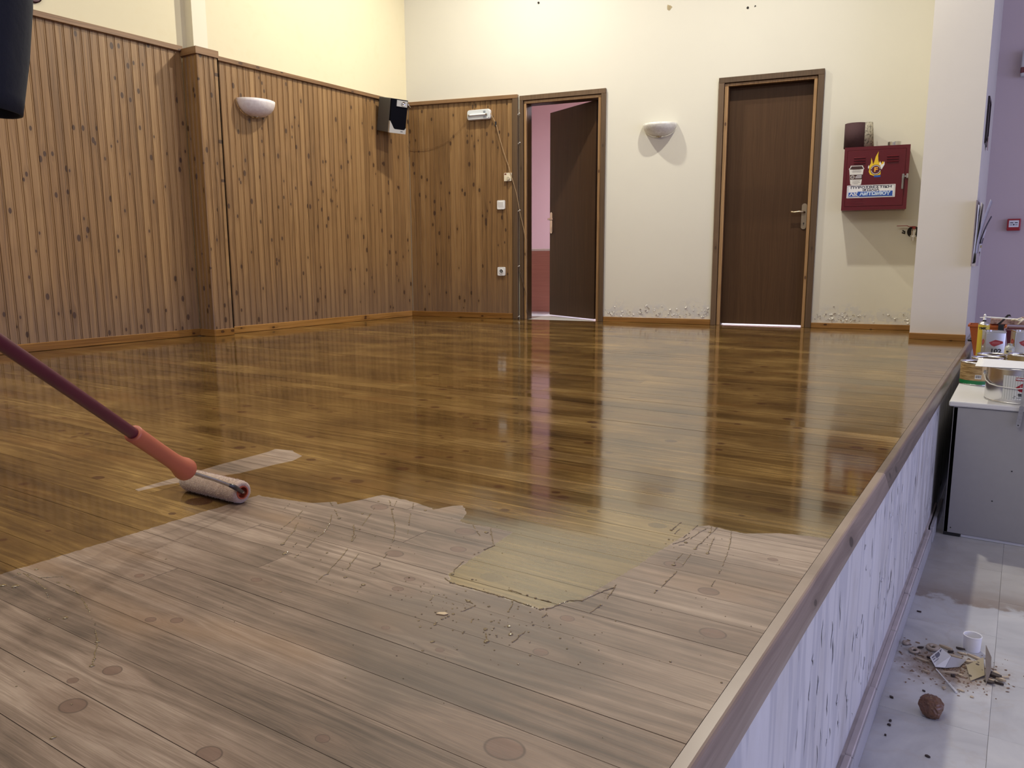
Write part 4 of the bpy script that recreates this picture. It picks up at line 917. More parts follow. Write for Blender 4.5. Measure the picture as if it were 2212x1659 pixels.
# ---- through the open door: desk, chair, rack on the far pink wall
dk = thing('desk', 'pinkish-brown laminate desk seen through the half-open door', 'desk', bw(1.2, 0.935, 0), AB)
LAM = wood_board('reddish_laminate', (0.30, 0.105, 0.075), (0.36, 0.135, 0.10), (0.43, 0.17, 0.125), (0.3, 0.1, 0.08), along='x')
mb = MB(); mb.bbox((-0.55, 0.0, 0.012), (0.50, 0.02, 0.675), 0.002); add_knots(mb.build('modesty_panel', LAM, dk), 4, (0, 1), 1, 0.1, 0.1, 0)
mb = MB(); mb.bbox((-0.56, -0.005, 0.675), (0.52, 0.62, 0.70), 0.003); mb.build('desk_top', plain('pale_laminate', (0.62, 0.50, 0.46), 0.3), dk)
for xa in (-0.55, 0.48):
    mb = MB(); mb.bbox((xa, 0.02, 0.0), (xa + 0.02, 0.60, 0.675), 0.002); mb.build('side_panel', LAM, dk)
ch = thing('office_chair', 'black round-backed chair peeping over the desk behind the door edge', 'chair', bw(1.42, 1.80, 0), AB)
mb = MB(); mb.prism([(0.22 * math.cos(PI * k / 14), 0.52 + 0.29 * math.sin(PI * k / 14) ** 0.8) for k in range(15)], 'y', -0.03, 0.03); mb.build('backrest', plain('black_fabric', (0.012, 0.012, 0.016), 0.8), ch, smooth=True)
mb = MB(); mb.bbox((-0.22, 0.03, 0.42), (0.22, 0.45, 0.48), 0.02, 2); mb.build('seat', plain('black_fabric_seat', (0.012, 0.012, 0.016), 0.8), ch)
mb = MB(); mb.cyl((0, 0.24, 0.08), (0, 0.24, 0.42), 0.025); mb.build('column', M_METAL, ch)
for k in range(5):
    a = 2 * PI * k / 5; mb = MB(); mb.tube([(0, 0.24, 0.10), (0.28 * math.cos(a), 0.24 + 0.28 * math.sin(a), 0.06), (0.28 * math.cos(a), 0.24 + 0.28 * math.sin(a), 0.0)], 0.016, 6); mb.build('leg', M_BLACK, ch)
br = thing('wall_shelf', 'small white shelf on a bracket against the pink wall behind the door', 'shelf', bw(1.42, 3.0, 0.92), AB)
mb = MB(); mb.bbox((-0.17, -0.20, 0.04), (0.22, 0.0, 0.075), 0.004); mb.build('shelf_board', M_WHITE, br)
for xa in (-0.14, 0.12):
    mb = MB(); mb.prism([(xa, -0.26), (xa + 0.06, -0.26), (xa + 0.06, 0.04), (xa, 0.04)], 'y', -0.12, -0.0); mb.build('bracket', M_WHITE, br)

# ================================================================== ROLLER AND WORKER
PA, PB = Vector((-1.55, 1.03, 0.13)), Vector((-1.28, 0.56, 0.476)); PU = (PB - PA).normalized()
RX0, RX1, RY, RZ = -1.806, -1.582, 1.200, 0.0285
ro = thing('paint_roller', 'long-handled paint roller with maroon pole and orange grip lying on the wet varnish line', 'paint roller', (-1.69, RY, 0))
def roller_obj(mb, nm, mat, parent=ro, **k): return mb.build(nm, mat, parent, origin=(-1.69, RY, 0), **k)
def fleece():
    t = NT('roller_fleece'); o = t.obj(); n = t.noise(o, 260.0, 3.0, 0.7); n2 = t.noise(o, 40.0, 3.0)
    c = t.ramp(t.math('ADD', t.math('MULTIPLY', n, 0.5), t.math('MULTIPLY', n2, 0.5)), [(0.3, (0.30, 0.19, 0.13)), (0.6, (0.48, 0.34, 0.25))])
    t.bump(n, 0.7, 0.003); t.p.inputs['Sheen Weight'].default_value = 0.5; return t.base(c, 0.9)
mx = Matrix.Translation((RX0, RY, RZ)) @ Matrix.Rotation(PI / 2, 4, 'Y'); LR = RX1 - RX0
mb = MB(); mb.lathe_open([(0.0165, 0.0), (0.022, -0.001), (0.0265, 0.004), (0.0285, 0.013), (0.0285, LR - 0.013), (0.0270, LR - 0.004), (0.0225, LR), (0.0165, LR - 0.001)], seg=32, mat=mx)
rng = random.Random(3)
cover = roller_obj(mb, 'roller_cover', fleece(), smooth='all')
mb = MB()                                                    # fuzzy pile on the cover
for i in range(2600):
    a = rng.uniform(0, 2 * PI); s = rng.uniform(0.0, LR); rr = 0.0285 if 0.012 < s < LR - 0.012 else 0.0265
    if s > LR - 0.003: rr = rng.uniform(0.017, 0.026)
    d = Vector((0, math.cos(a), math.sin(a))); p = Vector((RX0 + s, RY, RZ)) + d * rr; L = rng.uniform(0.0015, 0.0035)
    if p.z < 0.003: continue
    side = Vector((rng.uniform(-1, 1), rng.uniform(-1, 1), rng.uniform(-1, 1))).normalized() * 0.0006
    tip = p + (d + side * 600 * 0.5 + (Vector((1.2, 0, 0)) if s > LR - 0.006 else Vector())).normalized() * L
    mb.faces([tuple(p - side), tuple(p + side), tuple(tip)], [(0, 1, 2)])
o = mb.build('fleece_pile', plain('fleece_fibre', (0.50, 0.37, 0.28), 0.9), cover, origin=(-1.69, RY, 0), fix=False); o['kind'] = 'stuff'
mb = MB(); mb.lathe_open([(0.0168, -0.002), (0.0168, LR + 0.001), (0.0135, LR + 0.001), (0.0135, LR - 0.02), (0.0, LR - 0.02)], seg=24, mat=mx); roller_obj(mb, 'core', plain('orange_core', (0.36, 0.065, 0.025), 0.4), smooth=True)
g0 = PA - PU * 0.012
mb = MB(); cN = Vector((RX1, RY, RZ))
pts = [cN - Vector((0.018, 0, 0)), cN + Vector((0.004, 0, 0.0)), cN + Vector((0.012, -0.012, 0.007)), cN.lerp(g0, 0.25) + Vector((0.016, 0, 0.004)), cN.lerp(g0, 0.6) + Vector((0.012, 0, 0.004)), g0.copy(), g0 + PU * 0.03]
mb.tube(pts, [0.0042] * 7, 10)
wf = roller_obj(mb, 'wire_frame', plain('zinc_wire', (0.48, 0.48, 0.50), 0.22, 1.0, 0.3, 60), smooth='all')
mb = MB(); q = pts[3]; mb.tube([pts[2], pts[3], pts[3].lerp(pts[4], 0.35)], [0.0055, 0.0062, 0.0040], 8); mb.build('dried_paint', plain('dried_varnish', (0.03, 0.028, 0.03), 0.25), wf, origin=(-1.69, RY, 0), smooth='all')
mg = Matrix.Translation(PA) @ PU.to_track_quat('Z', 'Y').to_matrix().to_4x4()
mb = MB(); mb.lathe([(0.0, -0.002), (0.0195, -0.004), (0.0255, 0.004), (0.0250, 0.016), (0.0200, 0.040), (0.0178, 0.065), (0.0170, 0.13), (0.0172, 0.225), (0.0180, 0.243), (0.0165, 0.246), (0.0120, 0.246)], seg=20, mat=mg)
roller_obj(mb, 'grip', plain('orange_grip', (0.44, 0.115, 0.055), 0.45, 0, 0.10, 18.0), smooth='all')
mb = MB(); mb.cyl(PA + PU * 0.235, PA + PU * 1.62, 0.0115, 16); pole = roller_obj(mb, 'pole', plain('maroon_pole', (0.085, 0.006, 0.020), 0.36, 0, 0.12, 10.0), smooth=True)
mb = MB(); mb.cyl(PA + PU * 1.60, PA + PU * 1.64, 0.0135, 16); mb.build('end_cap', M_BLACK, pole, origin=(-1.69, RY, 0), smooth=True)

# the worker: stands just outside the picture on the left; the loose navy sleeve hangs into it
HL, HR = PA + PU * 0.86, PA + PU * 1.42
pe = thing('person', 'person in loose navy sleeve at the left picture edge, mostly out of frame', 'person', (-1.12, -0.32, 0))
PO = (-1.12, -0.32, 0.0)
def skin_mesh(name, mat, verts, edges, radii, parent, sub=1):
    me = bpy.data.meshes.new(name); me.from_pydata([tuple(Vector(v) - Vector(PO)) for v in verts], edges, [])
    o = bpy.data.objects.new(name, me); link(o, parent); me.materials.append(mat)
    o.modifiers.new('skin', 'SKIN'); s = o.modifiers.new('sub', 'SUBSURF'); s.levels = sub; s.render_levels = sub
    sv = me.skin_vertices[0].data
    for i, r in enumerate(radii): sv[i].radius = (r, r) if not isinstance(r, tuple) else r
    sv[0].use_root = True; o.modifiers['skin'].use_smooth_shade = True
    return o
SKIN = plain('skin', (0.40, 0.22, 0.15), 0.5); NAVYC = plain('navy_cloth', (0.002, 0.0026, 0.0065), 0.85, 0, 0.3, 90.0, 0.15); TROU = plain('grey_trousers', (0.06, 0.06, 0.065), 0.85)
EL, ER = Vector((-1.050, 0.478, 1.02)), Vector((-0.80, -0.22, 1.02))
SL_, SR_ = Vector((-1.24, 0.05, 1.36)), Vector((-0.93, -0.25, 1.38))
V = [(-1.12, -0.36, 0.96), (-1.12, -0.28, 1.14), (-1.12, -0.16, 1.33), (-1.13, -0.10, 1.45), (-1.14, -0.05, 1.52), (-1.16, 0.02, 1.62),   # 0 pelvis..5 head
     tuple(SL_), tuple(EL), (-1.115, 0.452, 0.80), tuple(HL + Vector((0.006, 0.012, 0.045))),
     tuple(SR_), tuple(ER), tuple(HR + Vector((0.09, -0.06, 0.05))), tuple(HR + Vector((0.025, -0.015, 0.03))),
     (-1.21, -0.36, 0.92), (-1.24, -0.26, 0.50), (-1.25, -0.32, 0.09), (-1.29, -0.17, 0.035),
     (-1.03, -0.40, 0.92), (-1.00, -0.33, 0.50), (-0.99, -0.44, 0.09), (-1.01, -0.29, 0.035)]
E_ = [(0, 1), (1, 2), (2, 3), (3, 4), (4, 5), (2, 6), (6, 7), (7, 8), (8, 9), (2, 10), (10, 11), (11, 12), (12, 13), (0, 14), (14, 15), (15, 16), (16, 17), (0, 18), (18, 19), (19, 20), (20, 21)]
Rr = [0.125, 0.115, 0.12, 0.055, 0.062, 0.095, 0.055, 0.042, 0.036, 0.026, 0.055, 0.042, 0.036, 0.026, 0.085, 0.058, 0.042, 0.038, 0.085, 0.058, 0.042, 0.038]
body = skin_mesh('body', SKIN, V, E_, Rr, pe)
def hand(c, toward):
    """fingers closing round the pole at c; toward: unit vector from the pole to the wrist"""
    n = PU; a = toward - n * toward.dot(n); a.normalize(); b = n.cross(a)
    vs, es, rs = [], [], []
    for k, L in enumerate([0.9, 1.0, 0.97, 0.8]):
        s = (k - 1.5) * 0.021; i0 = len(vs)
        for th, rr in [(20, 0.034), (75, 0.030), (140, 0.026), (205, 0.024), (250 * L, 0.024)]:
            t_ = math.radians(th); vs.append(tuple(c + n * s + (a * math.cos(t_) + b * math.sin(t_)) * rr)); rs.append(0.0088)
        es += [(i0 + j, i0 + j + 1) for j in range(4)]
    i0 = len(vs)
    for th, s, rr in [(0, -0.03, 0.034), (-60, -0.036, 0.030), (-120, -0.03, 0.026), (-170, -0.022, 0.024)]:
        t_ = math.radians(th); vs.append(tuple(c + n * s + (a * math.cos(t_) + b * math.sin(t_)) * rr)); rs.append(0.0100)
    es += [(i0, i0 + 1), (i0 + 1, i0 + 2), (i0 + 2, i0 + 3)]
    fo = skin_mesh('fingers', SKIN, vs, es, rs, pe)
    me = fo.data
    for i in (0, 5, 10, 15, 20): me.skin_vertices[0].data[i].use_root = True
    mb = MB(); m = Matrix((a, b, n)).transposed().to_4x4(); m.translation = c + a * 0.045
    tmp = bmesh.new(); bmesh.ops.create_uvsphere(tmp, u_segments=14, v_segments=8, radius=1.0, matrix=m @ Matrix.Diagonal((0.026, 0.017, 0.044, 1))); mb.merge(tmp)
    mb.build('palm', SKIN, pe, origin=PO, smooth='all')
hand(HL, (Vector(V[8]) - HL).normalized()); hand(HR, (Vector(V[12]) - HR).normalized())
skin_mesh('shirt', NAVYC, [V[0], V[1], V[2], (-1.13, -0.12, 1.41), V[6], tuple(SL_.lerp(EL, 0.6)), V[10], tuple(SR_.lerp(ER, 0.55))], [(0, 1), (1, 2), (2, 3), (2, 4), (4, 5), (2, 6), (6, 7)], [0.150, 0.14, 0.145, 0.075, 0.075, 0.070, 0.075, 0.070], pe)
skin_mesh('trousers', TROU, [(-1.12, -0.36, 0.98), V[14], V[15], (-1.25, -0.32, 0.14), V[18], V[19], (-0.99, -0.43, 0.14)], [(0, 1), (1, 2), (2, 3), (0, 4), (4, 5), (5, 6)], [0.145, 0.10, 0.078, 0.065, 0.10, 0.078, 0.065], pe)
# the wide sleeve end, an open tube
mb = MB(); vs, fs = [], []; NSg = 28
cs = [(SL_.lerp(EL, 0.45), 0.072), (SL_.lerp(EL, 0.8), 0.066), (Vector((-1.052, 0.476, 1.04)), 0.060), (Vector((-1.046, 0.474, 0.965)), 0.058), (Vector((-1.048, 0.472, 0.90)), 0.054), (Vector((-1.050, 0.468, 0.84)), 0.0505), (Vector((-1.052, 0.463, 0.795)), 0.0485), (Vector((-1.053, 0.461, 0.776)), 0.047)]
for i, (c, r) in enumerate(cs):
    d = (cs[min(i + 1, len(cs) - 1)][0] - cs[max(i - 1, 0)][0]).normalized()
    a = d.cross(Vector((0, 1, 0.2))).normalized(); b = d.cross(a)
    for k in range(NSg):
        q = 2 * PI * k / NSg; wv = 1 + 0.025 * math.sin(3 * q + i * 1.3) + 0.015 * math.sin(5 * q - i)
        vs.append(tuple(c + (a * math.cos(q) + b * math.sin(q)) * r * wv))
for i in range(len(cs) - 1):
    for k in range(NSg):
        k2 = (k + 1) % NSg; fs.append((i * NSg + k, i * NSg + k2, (i + 1) * NSg + k2, (i + 1) * NSg + k))
mb.faces(vs, fs); o = mb.build('sleeve', NAVYC, pe, origin=PO, smooth='all'); md = o.modifiers.new('t', 'SOLIDIFY'); md.thickness = 0.003
# head details
def ell(c, r, name, mat, parent, seg=14):
    mb = MB(); tmp = bmesh.new(); bmesh.ops.create_uvsphere(tmp, u_segments=seg, v_segments=seg // 2 + 2, radius=1.0, matrix=Matrix.Translation(c) @ Matrix.Diagonal((*r, 1))); mb.merge(tmp)
    return mb.build(name, mat, parent, origin=PO, smooth='all')
hc = Vector((-1.165, 0.03, 1.645))
ell(hc, (0.078, 0.098, 0.118), 'head', SKIN, pe, 20); ell(hc + Vector((0.004, -0.018, 0.022)), (0.084, 0.094, 0.112), 'hair', plain('dark_hair', (0.02, 0.014, 0.01), 0.7), pe, 20)
ell(hc + Vector((-0.012, 0.098, -0.012)), (0.012, 0.018, 0.022), 'nose', SKIN, pe)
for sx in (-1, 1):
    ell(hc + Vector((sx * 0.030 - 0.01, 0.084, 0.008)), (0.011, 0.008, 0.007), 'eye', M_WHITE, pe); ell(hc + Vector((sx * 0.082, 0.0, 0.0)), (0.010, 0.022, 0.032), 'ear', SKIN, pe)
ell(hc + Vector((-0.01, 0.088, -0.055)), (0.024, 0.008, 0.007), 'mouth', plain('lips', (0.32, 0.12, 0.09), 0.5), pe)
for i in (17, 21):
    mb = MB(); c = Vector(V[i]); tmp = bmesh.new(); bmesh.ops.create_uvsphere(tmp, u_segments=14, v_segments=9, radius=1.0, matrix=Matrix.Translation(c + Vector((0.01, -0.06, 0.008))) @ Matrix.Diagonal((0.05, 0.14, 0.052, 1))); mb.merge(tmp)
    for v in mb.bm.verts: v.co.z = max(v.co.z, 0.0005)
    mb.build('shoe', plain('worn_shoe', (0.03, 0.028, 0.026), 0.7), pe, origin=PO, smooth='all')

# ================================================================== VARNISH DRIPS
DRIPS=[[(-1.4952,1.2776),(-1.4742,1.2473),(-1.4633,1.2273)],
[(-1.4492,1.2947),(-1.4308,1.267),(-1.4006,1.2187),(-1.3901,1.1965),(-1.3741,1.1649),(-1.3534,1.1215)],
[(-1.3569,1.1758),(-1.339,1.1536),(-1.3194,1.1302),(-1.3027,1.1),(-1.2847,1.0751),(-1.2775,1.0621)],
[(-1.2595,1.0852),(-1.2401,1.0543),(-1.2305,1.027)],
[(-1.3311,1.2555),(-1.2983,1.2199),(-1.2646,1.1746),(-1.2533,1.1501),(-1.2453,1.1243),(-1.2277,1.0938),(-1.22,1.0785)],
[(-1.2117,1.0583),(-1.2068,1.0449),(-1.1974,1.0265)],
[(-1.4074,1.3252),(-1.3686,1.2988),(-1.3148,1.2586),(-1.2975,1.2482)],
[(-1.2807,1.3507),(-1.2478,1.294),(-1.2105,1.2286),(-1.173,1.1703),(-1.1666,1.1562)],
[(-1.2402,1.2364),(-1.2154,1.2124),(-1.1893,1.1845),(-1.1674,1.1557)],
[(-1.1424,1.1193),(-1.1296,1.0968),(-1.1207,1.0808),(-1.1108,1.0606),(-1.1021,1.0429),(-1.0966,1.0263),(-1.0785,1.0011),(-1.0807,0.9902),(-1.072,0.9724),(-1.0687,0.963)],
[(-1.1015,1.1092),(-1.0859,1.0764),(-1.0785,1.0631),(-1.0682,1.0469),(-1.0611,1.034)],
[(-1.3176,1.4354),(-1.284,1.4074),(-1.2405,1.3648),(-1.1954,1.3201),(-1.1693,1.295),(-1.1449,1.2703),(-1.1238,1.245),(-1.1007,1.2162),(-1.0801,1.1877),(-1.0658,1.1625),(-1.0488,1.1346),(-1.0344,1.1015),(-1.0232,1.0856),(-1.0255,1.0666)],
[(-1.2735,1.4221),(-1.2414,1.3718)],
[(-1.2248,1.429),(-1.1988,1.395)],
[(-1.1804,1.3657),(-1.1351,1.3065),(-1.1093,1.2734),(-1.0925,1.2523)],
[(-0.8765,1.1075),(-0.854,1.0959),(-0.8129,1.0968),(-0.7771,1.0976),(-0.7436,1.0973),(-0.6973,1.0944),(-0.6555,1.0899),(-0.6422,1.1028),(-0.6362,1.1289),(-0.6287,1.1497),(-0.6108,1.1589),(-0.6007,1.1981),(-0.5965,1.2202),(-0.5859,1.2418)],
[(-0.7149,1.097),(-0.7031,1.0727),(-0.6961,1.053)],
[(-0.6917,1.0261),(-0.6865,1.0027),(-0.6811,0.9824)],
[(-0.6846,0.9685),(-0.667,0.9459)],
[(-0.7312,0.9988),(-0.723,0.9714),(-0.7148,0.9473)],
[(-0.8139,1.062),(-0.7938,1.0535),(-0.7783,1.0495),(-0.7662,1.0458)],
[(-0.7575,1.0379),(-0.7625,1.017),(-0.7703,0.9948),(-0.7731,0.9761),(-0.7764,0.9636),(-0.7734,0.9471)],
[(-0.637,1.0843),(-0.6349,1.0603),(-0.6358,1.0495),(-0.6346,1.0339),(-0.6344,1.0202),(-0.6322,1.0021),(-0.6343,0.9911),(-0.6315,0.9797),(-0.6326,0.9606),(-0.632,0.9502)],
[(-0.5885,1.2552),(-0.5797,1.2092),(-0.5739,1.171),(-0.5734,1.1534),(-0.5762,1.1232)],
[(-0.8461,1.0366),(-0.8359,1.0104),(-0.8268,0.9914)],
[(-0.9584,1.3801),(-0.9291,1.3413),(-0.8981,1.3034)],
[(-1.0074,1.3789),(-0.9737,1.3485),(-0.9527,1.3298)],
[(-0.8941,1.2994),(-0.8972,1.262),(-0.9006,1.2166),(-0.8876,1.1549),(-0.8781,1.1333)],
[(-0.8359,1.1282),(-0.8212,1.1324),(-0.8096,1.1346)],
[(-0.7452,1.1277),(-0.7159,1.127),(-0.6729,1.1237),(-0.6532,1.1249)],
[(-0.6147,1.6509),(-0.6126,1.5963),(-0.6138,1.5881)],
[(-0.6005,1.604),(-0.5978,1.5478),(-0.5938,1.5341)],
[(-0.5749,1.6504),(-0.5721,1.5879),(-0.5741,1.57),(-0.5744,1.5441)],
[(-0.5502,1.6459),(-0.5559,1.6079),(-0.5575,1.5526),(-0.5582,1.5317)],
[(-0.5635,1.565),(-0.5679,1.5345),(-0.5732,1.5221),(-0.5788,1.5073)],
[(-0.5334,1.6616),(-0.5314,1.6043),(-0.5301,1.5518),(-0.5311,1.5311),(-0.5285,1.5065)],
[(-0.5472,1.663),(-0.5372,1.6295),(-0.5362,1.6204)],
[(-0.518,1.5986),(-0.5111,1.5617),(-0.5032,1.5227),(-0.4981,1.4962)],
[(-0.5001,1.658),(-0.4874,1.6134),(-0.4783,1.5781),(-0.4695,1.5441),(-0.4627,1.5084),(-0.452,1.4533),(-0.4479,1.4217),(-0.4435,1.3952),(-0.4412,1.3717),(-0.4375,1.343)],
[(-0.5257,1.4745),(-0.5191,1.4105)],
[(-0.5413,1.4687),(-0.5387,1.4215),(-0.534,1.401)],
[(-0.5175,1.3773),(-0.5171,1.3646),(-0.5155,1.3313),(-0.5137,1.2893),(-0.5147,1.2588)],
[(-0.6045,1.5296),(-0.587,1.5315),(-0.576,1.5294)],
[(-0.5712,1.488),(-0.5685,1.5029),(-0.5569,1.5169),(-0.5479,1.527)],
[(-1.5808,0.6854),(-1.511,0.6775),(-1.4692,0.6709),(-1.4144,0.6504)],
[(-1.4848,0.6984),(-1.4467,0.7017),(-1.4065,0.6947),(-1.3484,0.6774),(-1.3104,0.6649),(-1.2822,0.6547),(-1.2549,0.6449),(-1.2157,0.6244),(-1.1877,0.6113),(-1.1738,0.6022),(-1.1385,0.5789),(-1.1209,0.5656)],
[(-1.577,0.6612),(-1.5808,0.6854),(-1.5289,0.6919),(-1.4961,0.7216)]]
BLOBS=[(-1.2775,1.0621,0.0062),(-1.2305,1.027,0.0069),(-1.22,1.0785,0.0025),(-1.1974,1.0265,0.0034),(-1.2975,1.2482,0.0059),(-1.0687,0.963,0.0022),(-1.2791,1.1558,0.0037),(-1.3778,1.2008,0.0029),(-1.161,1.0779,0.0038),(-1.1441,1.0446,0.0024),(-1.1274,1.0091,0.003),(-1.0383,1.0078,0.0048),(-0.9849,1.0007,0.0056),(-0.9731,0.9732,0.0021),(-1.0919,0.8973,0.0023),(-1.2058,0.9667,0.0018),(-1.2604,1.0329,0.0023),(-1.1649,1.4015,0.005),(-1.2754,1.3017,0.0044),(-1.308,1.3922,0.0042),(-1.0132,1.05,0.0018),(-1.0057,1.0524,0.0018),(-1.04,0.979,0.0017),(-1.0369,0.9675,0.0017),(-1.1449,1.2046,0.002),(-1.2388,1.3659,0.0051),(-0.8754,1.1297,0.0047),(-0.6961,1.053,0.0029),(-0.6833,1.0336,0.0022),(-0.6656,1.0081,0.005),(-0.6477,0.9864,0.0055),(-0.6922,0.9792,0.0053),(-0.667,0.9459,0.0066),(-0.7148,0.9473,0.0023),(-0.8139,1.062,0.0024),(-0.7783,1.0495,0.0054),(-0.7703,0.9948,0.0039),(-0.8212,1.0407,0.0024),(-0.8079,1.0813,0.0024),(-0.7965,1.0265,0.0015),(-0.7839,1.01,0.0023),(-0.7883,0.9984,0.0021),(-0.7523,1.0593,0.0018),(-0.7358,1.0518,0.0036),(-0.6883,1.0711,0.0023),(-0.6996,1.0065,0.0032),(-0.5784,1.1049,0.0019),(-0.5256,1.1199,0.0017),(-0.5332,1.0586,0.0018),(-0.5579,1.0307,0.0018),(-0.5395,1.022,0.0016),(-0.7389,0.898,0.0036),(-0.5971,1.06,0.0014),(-0.6197,1.0335,0.0014),(-0.9524,1.3548,0.0067),(-0.6449,1.0945,0.0023),(-0.5734,1.1534,0.0021),(-0.6138,1.5881,0.0051),(-0.5582,1.5317,0.006),(-0.5285,1.5065,0.0053),(-0.5362,1.6204,0.0051),(-0.4981,1.4962,0.0055),(-0.4479,1.4217,0.0027),(-0.4375,1.343,0.0019),(-0.534,1.401,0.0057),(-0.5171,1.3646,0.0019),(-0.5137,1.2893,0.0015),(-0.5147,1.2588,0.0017),(-0.5923,1.5032,0.0034),(-0.5689,1.4895,0.002),(-0.5524,1.6395,0.0029),(-0.4287,1.2865,0.0013),(-0.4234,1.25,0.0016),(-0.4725,1.192,0.0012),(-1.5504,0.6355,0.0076),(-1.5268,0.6464,0.0087),(-1.5793,0.7092,0.0052),(-1.3162,0.6281,0.0064),(-1.3349,0.6107,0.0034),(-0.9869,0.4414,0.0048),(-1.0436,0.4948,0.0019),(-1.1901,0.5027,0.0016),(-1.2416,0.5441,0.0017),(-1.1564,0.4763,0.002),(-1.4117,0.878,0.0028),(-1.0905,0.8965,0.0031),(-1.4692,0.6709,0.0037),(-1.1877,0.6113,0.005),(-1.1209,0.5656,0.0051),(-1.5885,0.6805,0.0042),(-0.7334,0.8687,0.0028),(-0.7775,0.7468,0.0021),(-0.7383,0.8993,0.0043),(-0.7875,0.9277,0.0031),(-0.7718,0.9466,0.0035),(-0.8043,0.9438,0.0028),(-0.6905,0.8703,0.0011)]
def varnish():
    t = NT('wet_varnish_drop'); o = t.pos(); n = t.noise(o, 70.0, 2.0)
    t.p.inputs['Coat Weight'].default_value = 1.0; t.p.inputs['Coat Roughness'].default_value = 0.03
    return t.base(t.ramp(n, [(0.3, (0.085, 0.052, 0.020)), (0.7, (0.23, 0.155, 0.065))]), 0.06)
mb = MB(); rng = random.Random(11)
for x, y, r in BLOBS:
    r *= 0.72; mb.dome((x, y, 0.0), r * 1.15, r * 0.95, min(0.0026, r * 0.45), rng.uniform(0, 3.1), 12)
    if r > 0.005:
        for k in range(3): a = rng.uniform(0, 6.28); mb.dome((x + r * 0.8 * math.cos(a), y + r * 0.7 * math.sin(a), 0.0), r * 0.4, r * 0.35, 0.0020, 0, 8)
for li, line in enumerate(DRIPS):
    pool = line is DRIPS[15]
    pts = []
    for (x0, y0), (x1, y1) in zip(line[:-1], line[1:]):
        L = math.hypot(x1 - x0, y1 - y0); n = max(1, int(L / 0.006))
        for k in range(n):
            s = k / n; j = 0.0008 * L / 0.02 if not pool else 0.001
            pts.append((x0 + (x1 - x0) * s + rng.gauss(0, 0.0006), y0 + (y1 - y0) * s + rng.gauss(0, 0.0006)))
    pts.append(line[-1])
    run = 0; on = True
    for (x0, y0), (x1, y1) in zip(pts[:-1], pts[1:]):
        if run <= 0: on = rng.random() < (0.68 if not pool else 0.97); run = rng.randint(2, 6)
        run -= 1
        L = math.hypot(x1 - x0, y1 - y0); a = math.atan2(y1 - y0, x1 - x0)
        if on:
            w_ = rng.uniform(0.0006, 0.0013); mb.dome(((x0 + x1) / 2, (y0 + y1) / 2, 0.0), L * 0.62 + 0.0005, w_, 0.0009, a, 8)
        if rng.random() < (0.30 if not pool else 0.75):
            r = rng.uniform(0.0011, 0.0024); mb.dome((x1, y1, 0.0), r * 1.2, r, r * 0.75, a, 8)
for k in range(90):
    x, y = rng.gauss(-0.70, 0.14), rng.gauss(1.02, 0.07)
    if y > 1.09: continue
    r = rng.uniform(0.0007, 0.0018); mb.dome((x, y, 0.0), r * 1.2, r, r * 0.7, 0, 7)
for k in range(110):
    x, y = rng.uniform(-1.5, -0.33), rng.uniform(0.75, 1.62)
    r = rng.uniform(0.0004, 0.0011); mb.dome((x, y, 0.0), r * 1.2, r, r * 0.7, 0, 6)
o = mb.build('varnish_drops', varnish(), None, origin=(-0.9, 1.1, 0), loc=(-0.9, 1.1, 0.0), smooth='all', fix=False)
o['kind'] = 'stuff'; tag(o, 'glossy amber drops and dribbles of fresh varnish on the dry pine boards', 'varnish')
wc = thing('wood_chip', 'pale wood splinter among the varnish drops in the middle of the dry boards', 'chip', (-0.786, 0.985, 0), 0.4)
mb = MB(); mb.prism([(-0.011, -0.003), (0.004, -0.005), (0.010, 0.0), (0.003, 0.005), (-0.007, 0.003)], 'z', 0.0, 0.0016); mb.build('splinter', plain('raw_pine', (0.48, 0.36, 0.22), 0.6), wc)

# ================================================================== COUNTER AND TINS ON THE HALL SIDE
ZC = -0.037
ct = thing('counter', 'long white laminate counter standing against the stage front', 'counter', (-0.2, 3.94, HS))
LMW = plain('white_laminate', (0.62, 0.61, 0.60), 0.35, 0, 0.03); LM_SHADE = plain('shaded_white_laminate', (0.30, 0.29, 0.29), 0.45, 0, 0.04)  # white laminate of front and side darkened in colour to stand for shade
def cbuild(mb, nm, mat, parent=ct, **k): return mb.build(nm, mat, parent, origin=(-0.2, 3.94, HS), **k)
mb = MB(); mb.bbox((-0.238, 3.936, ZC - 0.024), (1.30, 6.32, ZC), 0.006, 2); cbuild(mb, 'worktop', LMW)
mb = MB(); mb.bbox((-0.219, 3.944, HS + 0.016), (-0.2, 6.30, ZC - 0.024), 0.002); cbuild(mb, 'side_panel', LM_SHADE)
mb = MB(); mb.bbox((-0.2185, 3.944, HS + 0.016), (1.28, 3.962, ZC - 0.0255), 0.002); fp = cbuild(mb, 'end_panel', LM_SHADE)
for x, z in [(0.022, -0.325), (-0.19, -0.62), (-0.04, -0.47)]:
    mb = MB(); mb.cyl((x, 3.9445, z), (x, 3.943, z), 0.003, 8); mb.build('screw_hole', M_BLACK, fp, origin=(-0.2, 3.94, HS))
mb = MB(); mb.bbox((-0.218, 3.95, HS), (-0.15, 4.02, HS + 0.016), 0.002); cbuild(mb, 'foot', M_BLACK)
mb = MB(); mb.bbox((1.2, 3.95, HS), (1.27, 4.02, HS + 0.016), 0.002); cbuild(mb, 'foot', M_BLACK)
mb = MB(); mb.bbox((-0.149, 3.955, HS), (1.19, 3.975, HS + 0.0155), 0.002); cbuild(mb, 'floor_light_strip', plain('painted_floor_light', (0.72, 0.72, 0.74), 0.3))  # pale strip stands in for light on the floor beneath the counter
mb = MB(); mb.bbox((-0.21, 6.2, HS), (1.27, 6.3, HS + 0.016), 0.002); cbuild(mb, 'foot', M_BLACK)

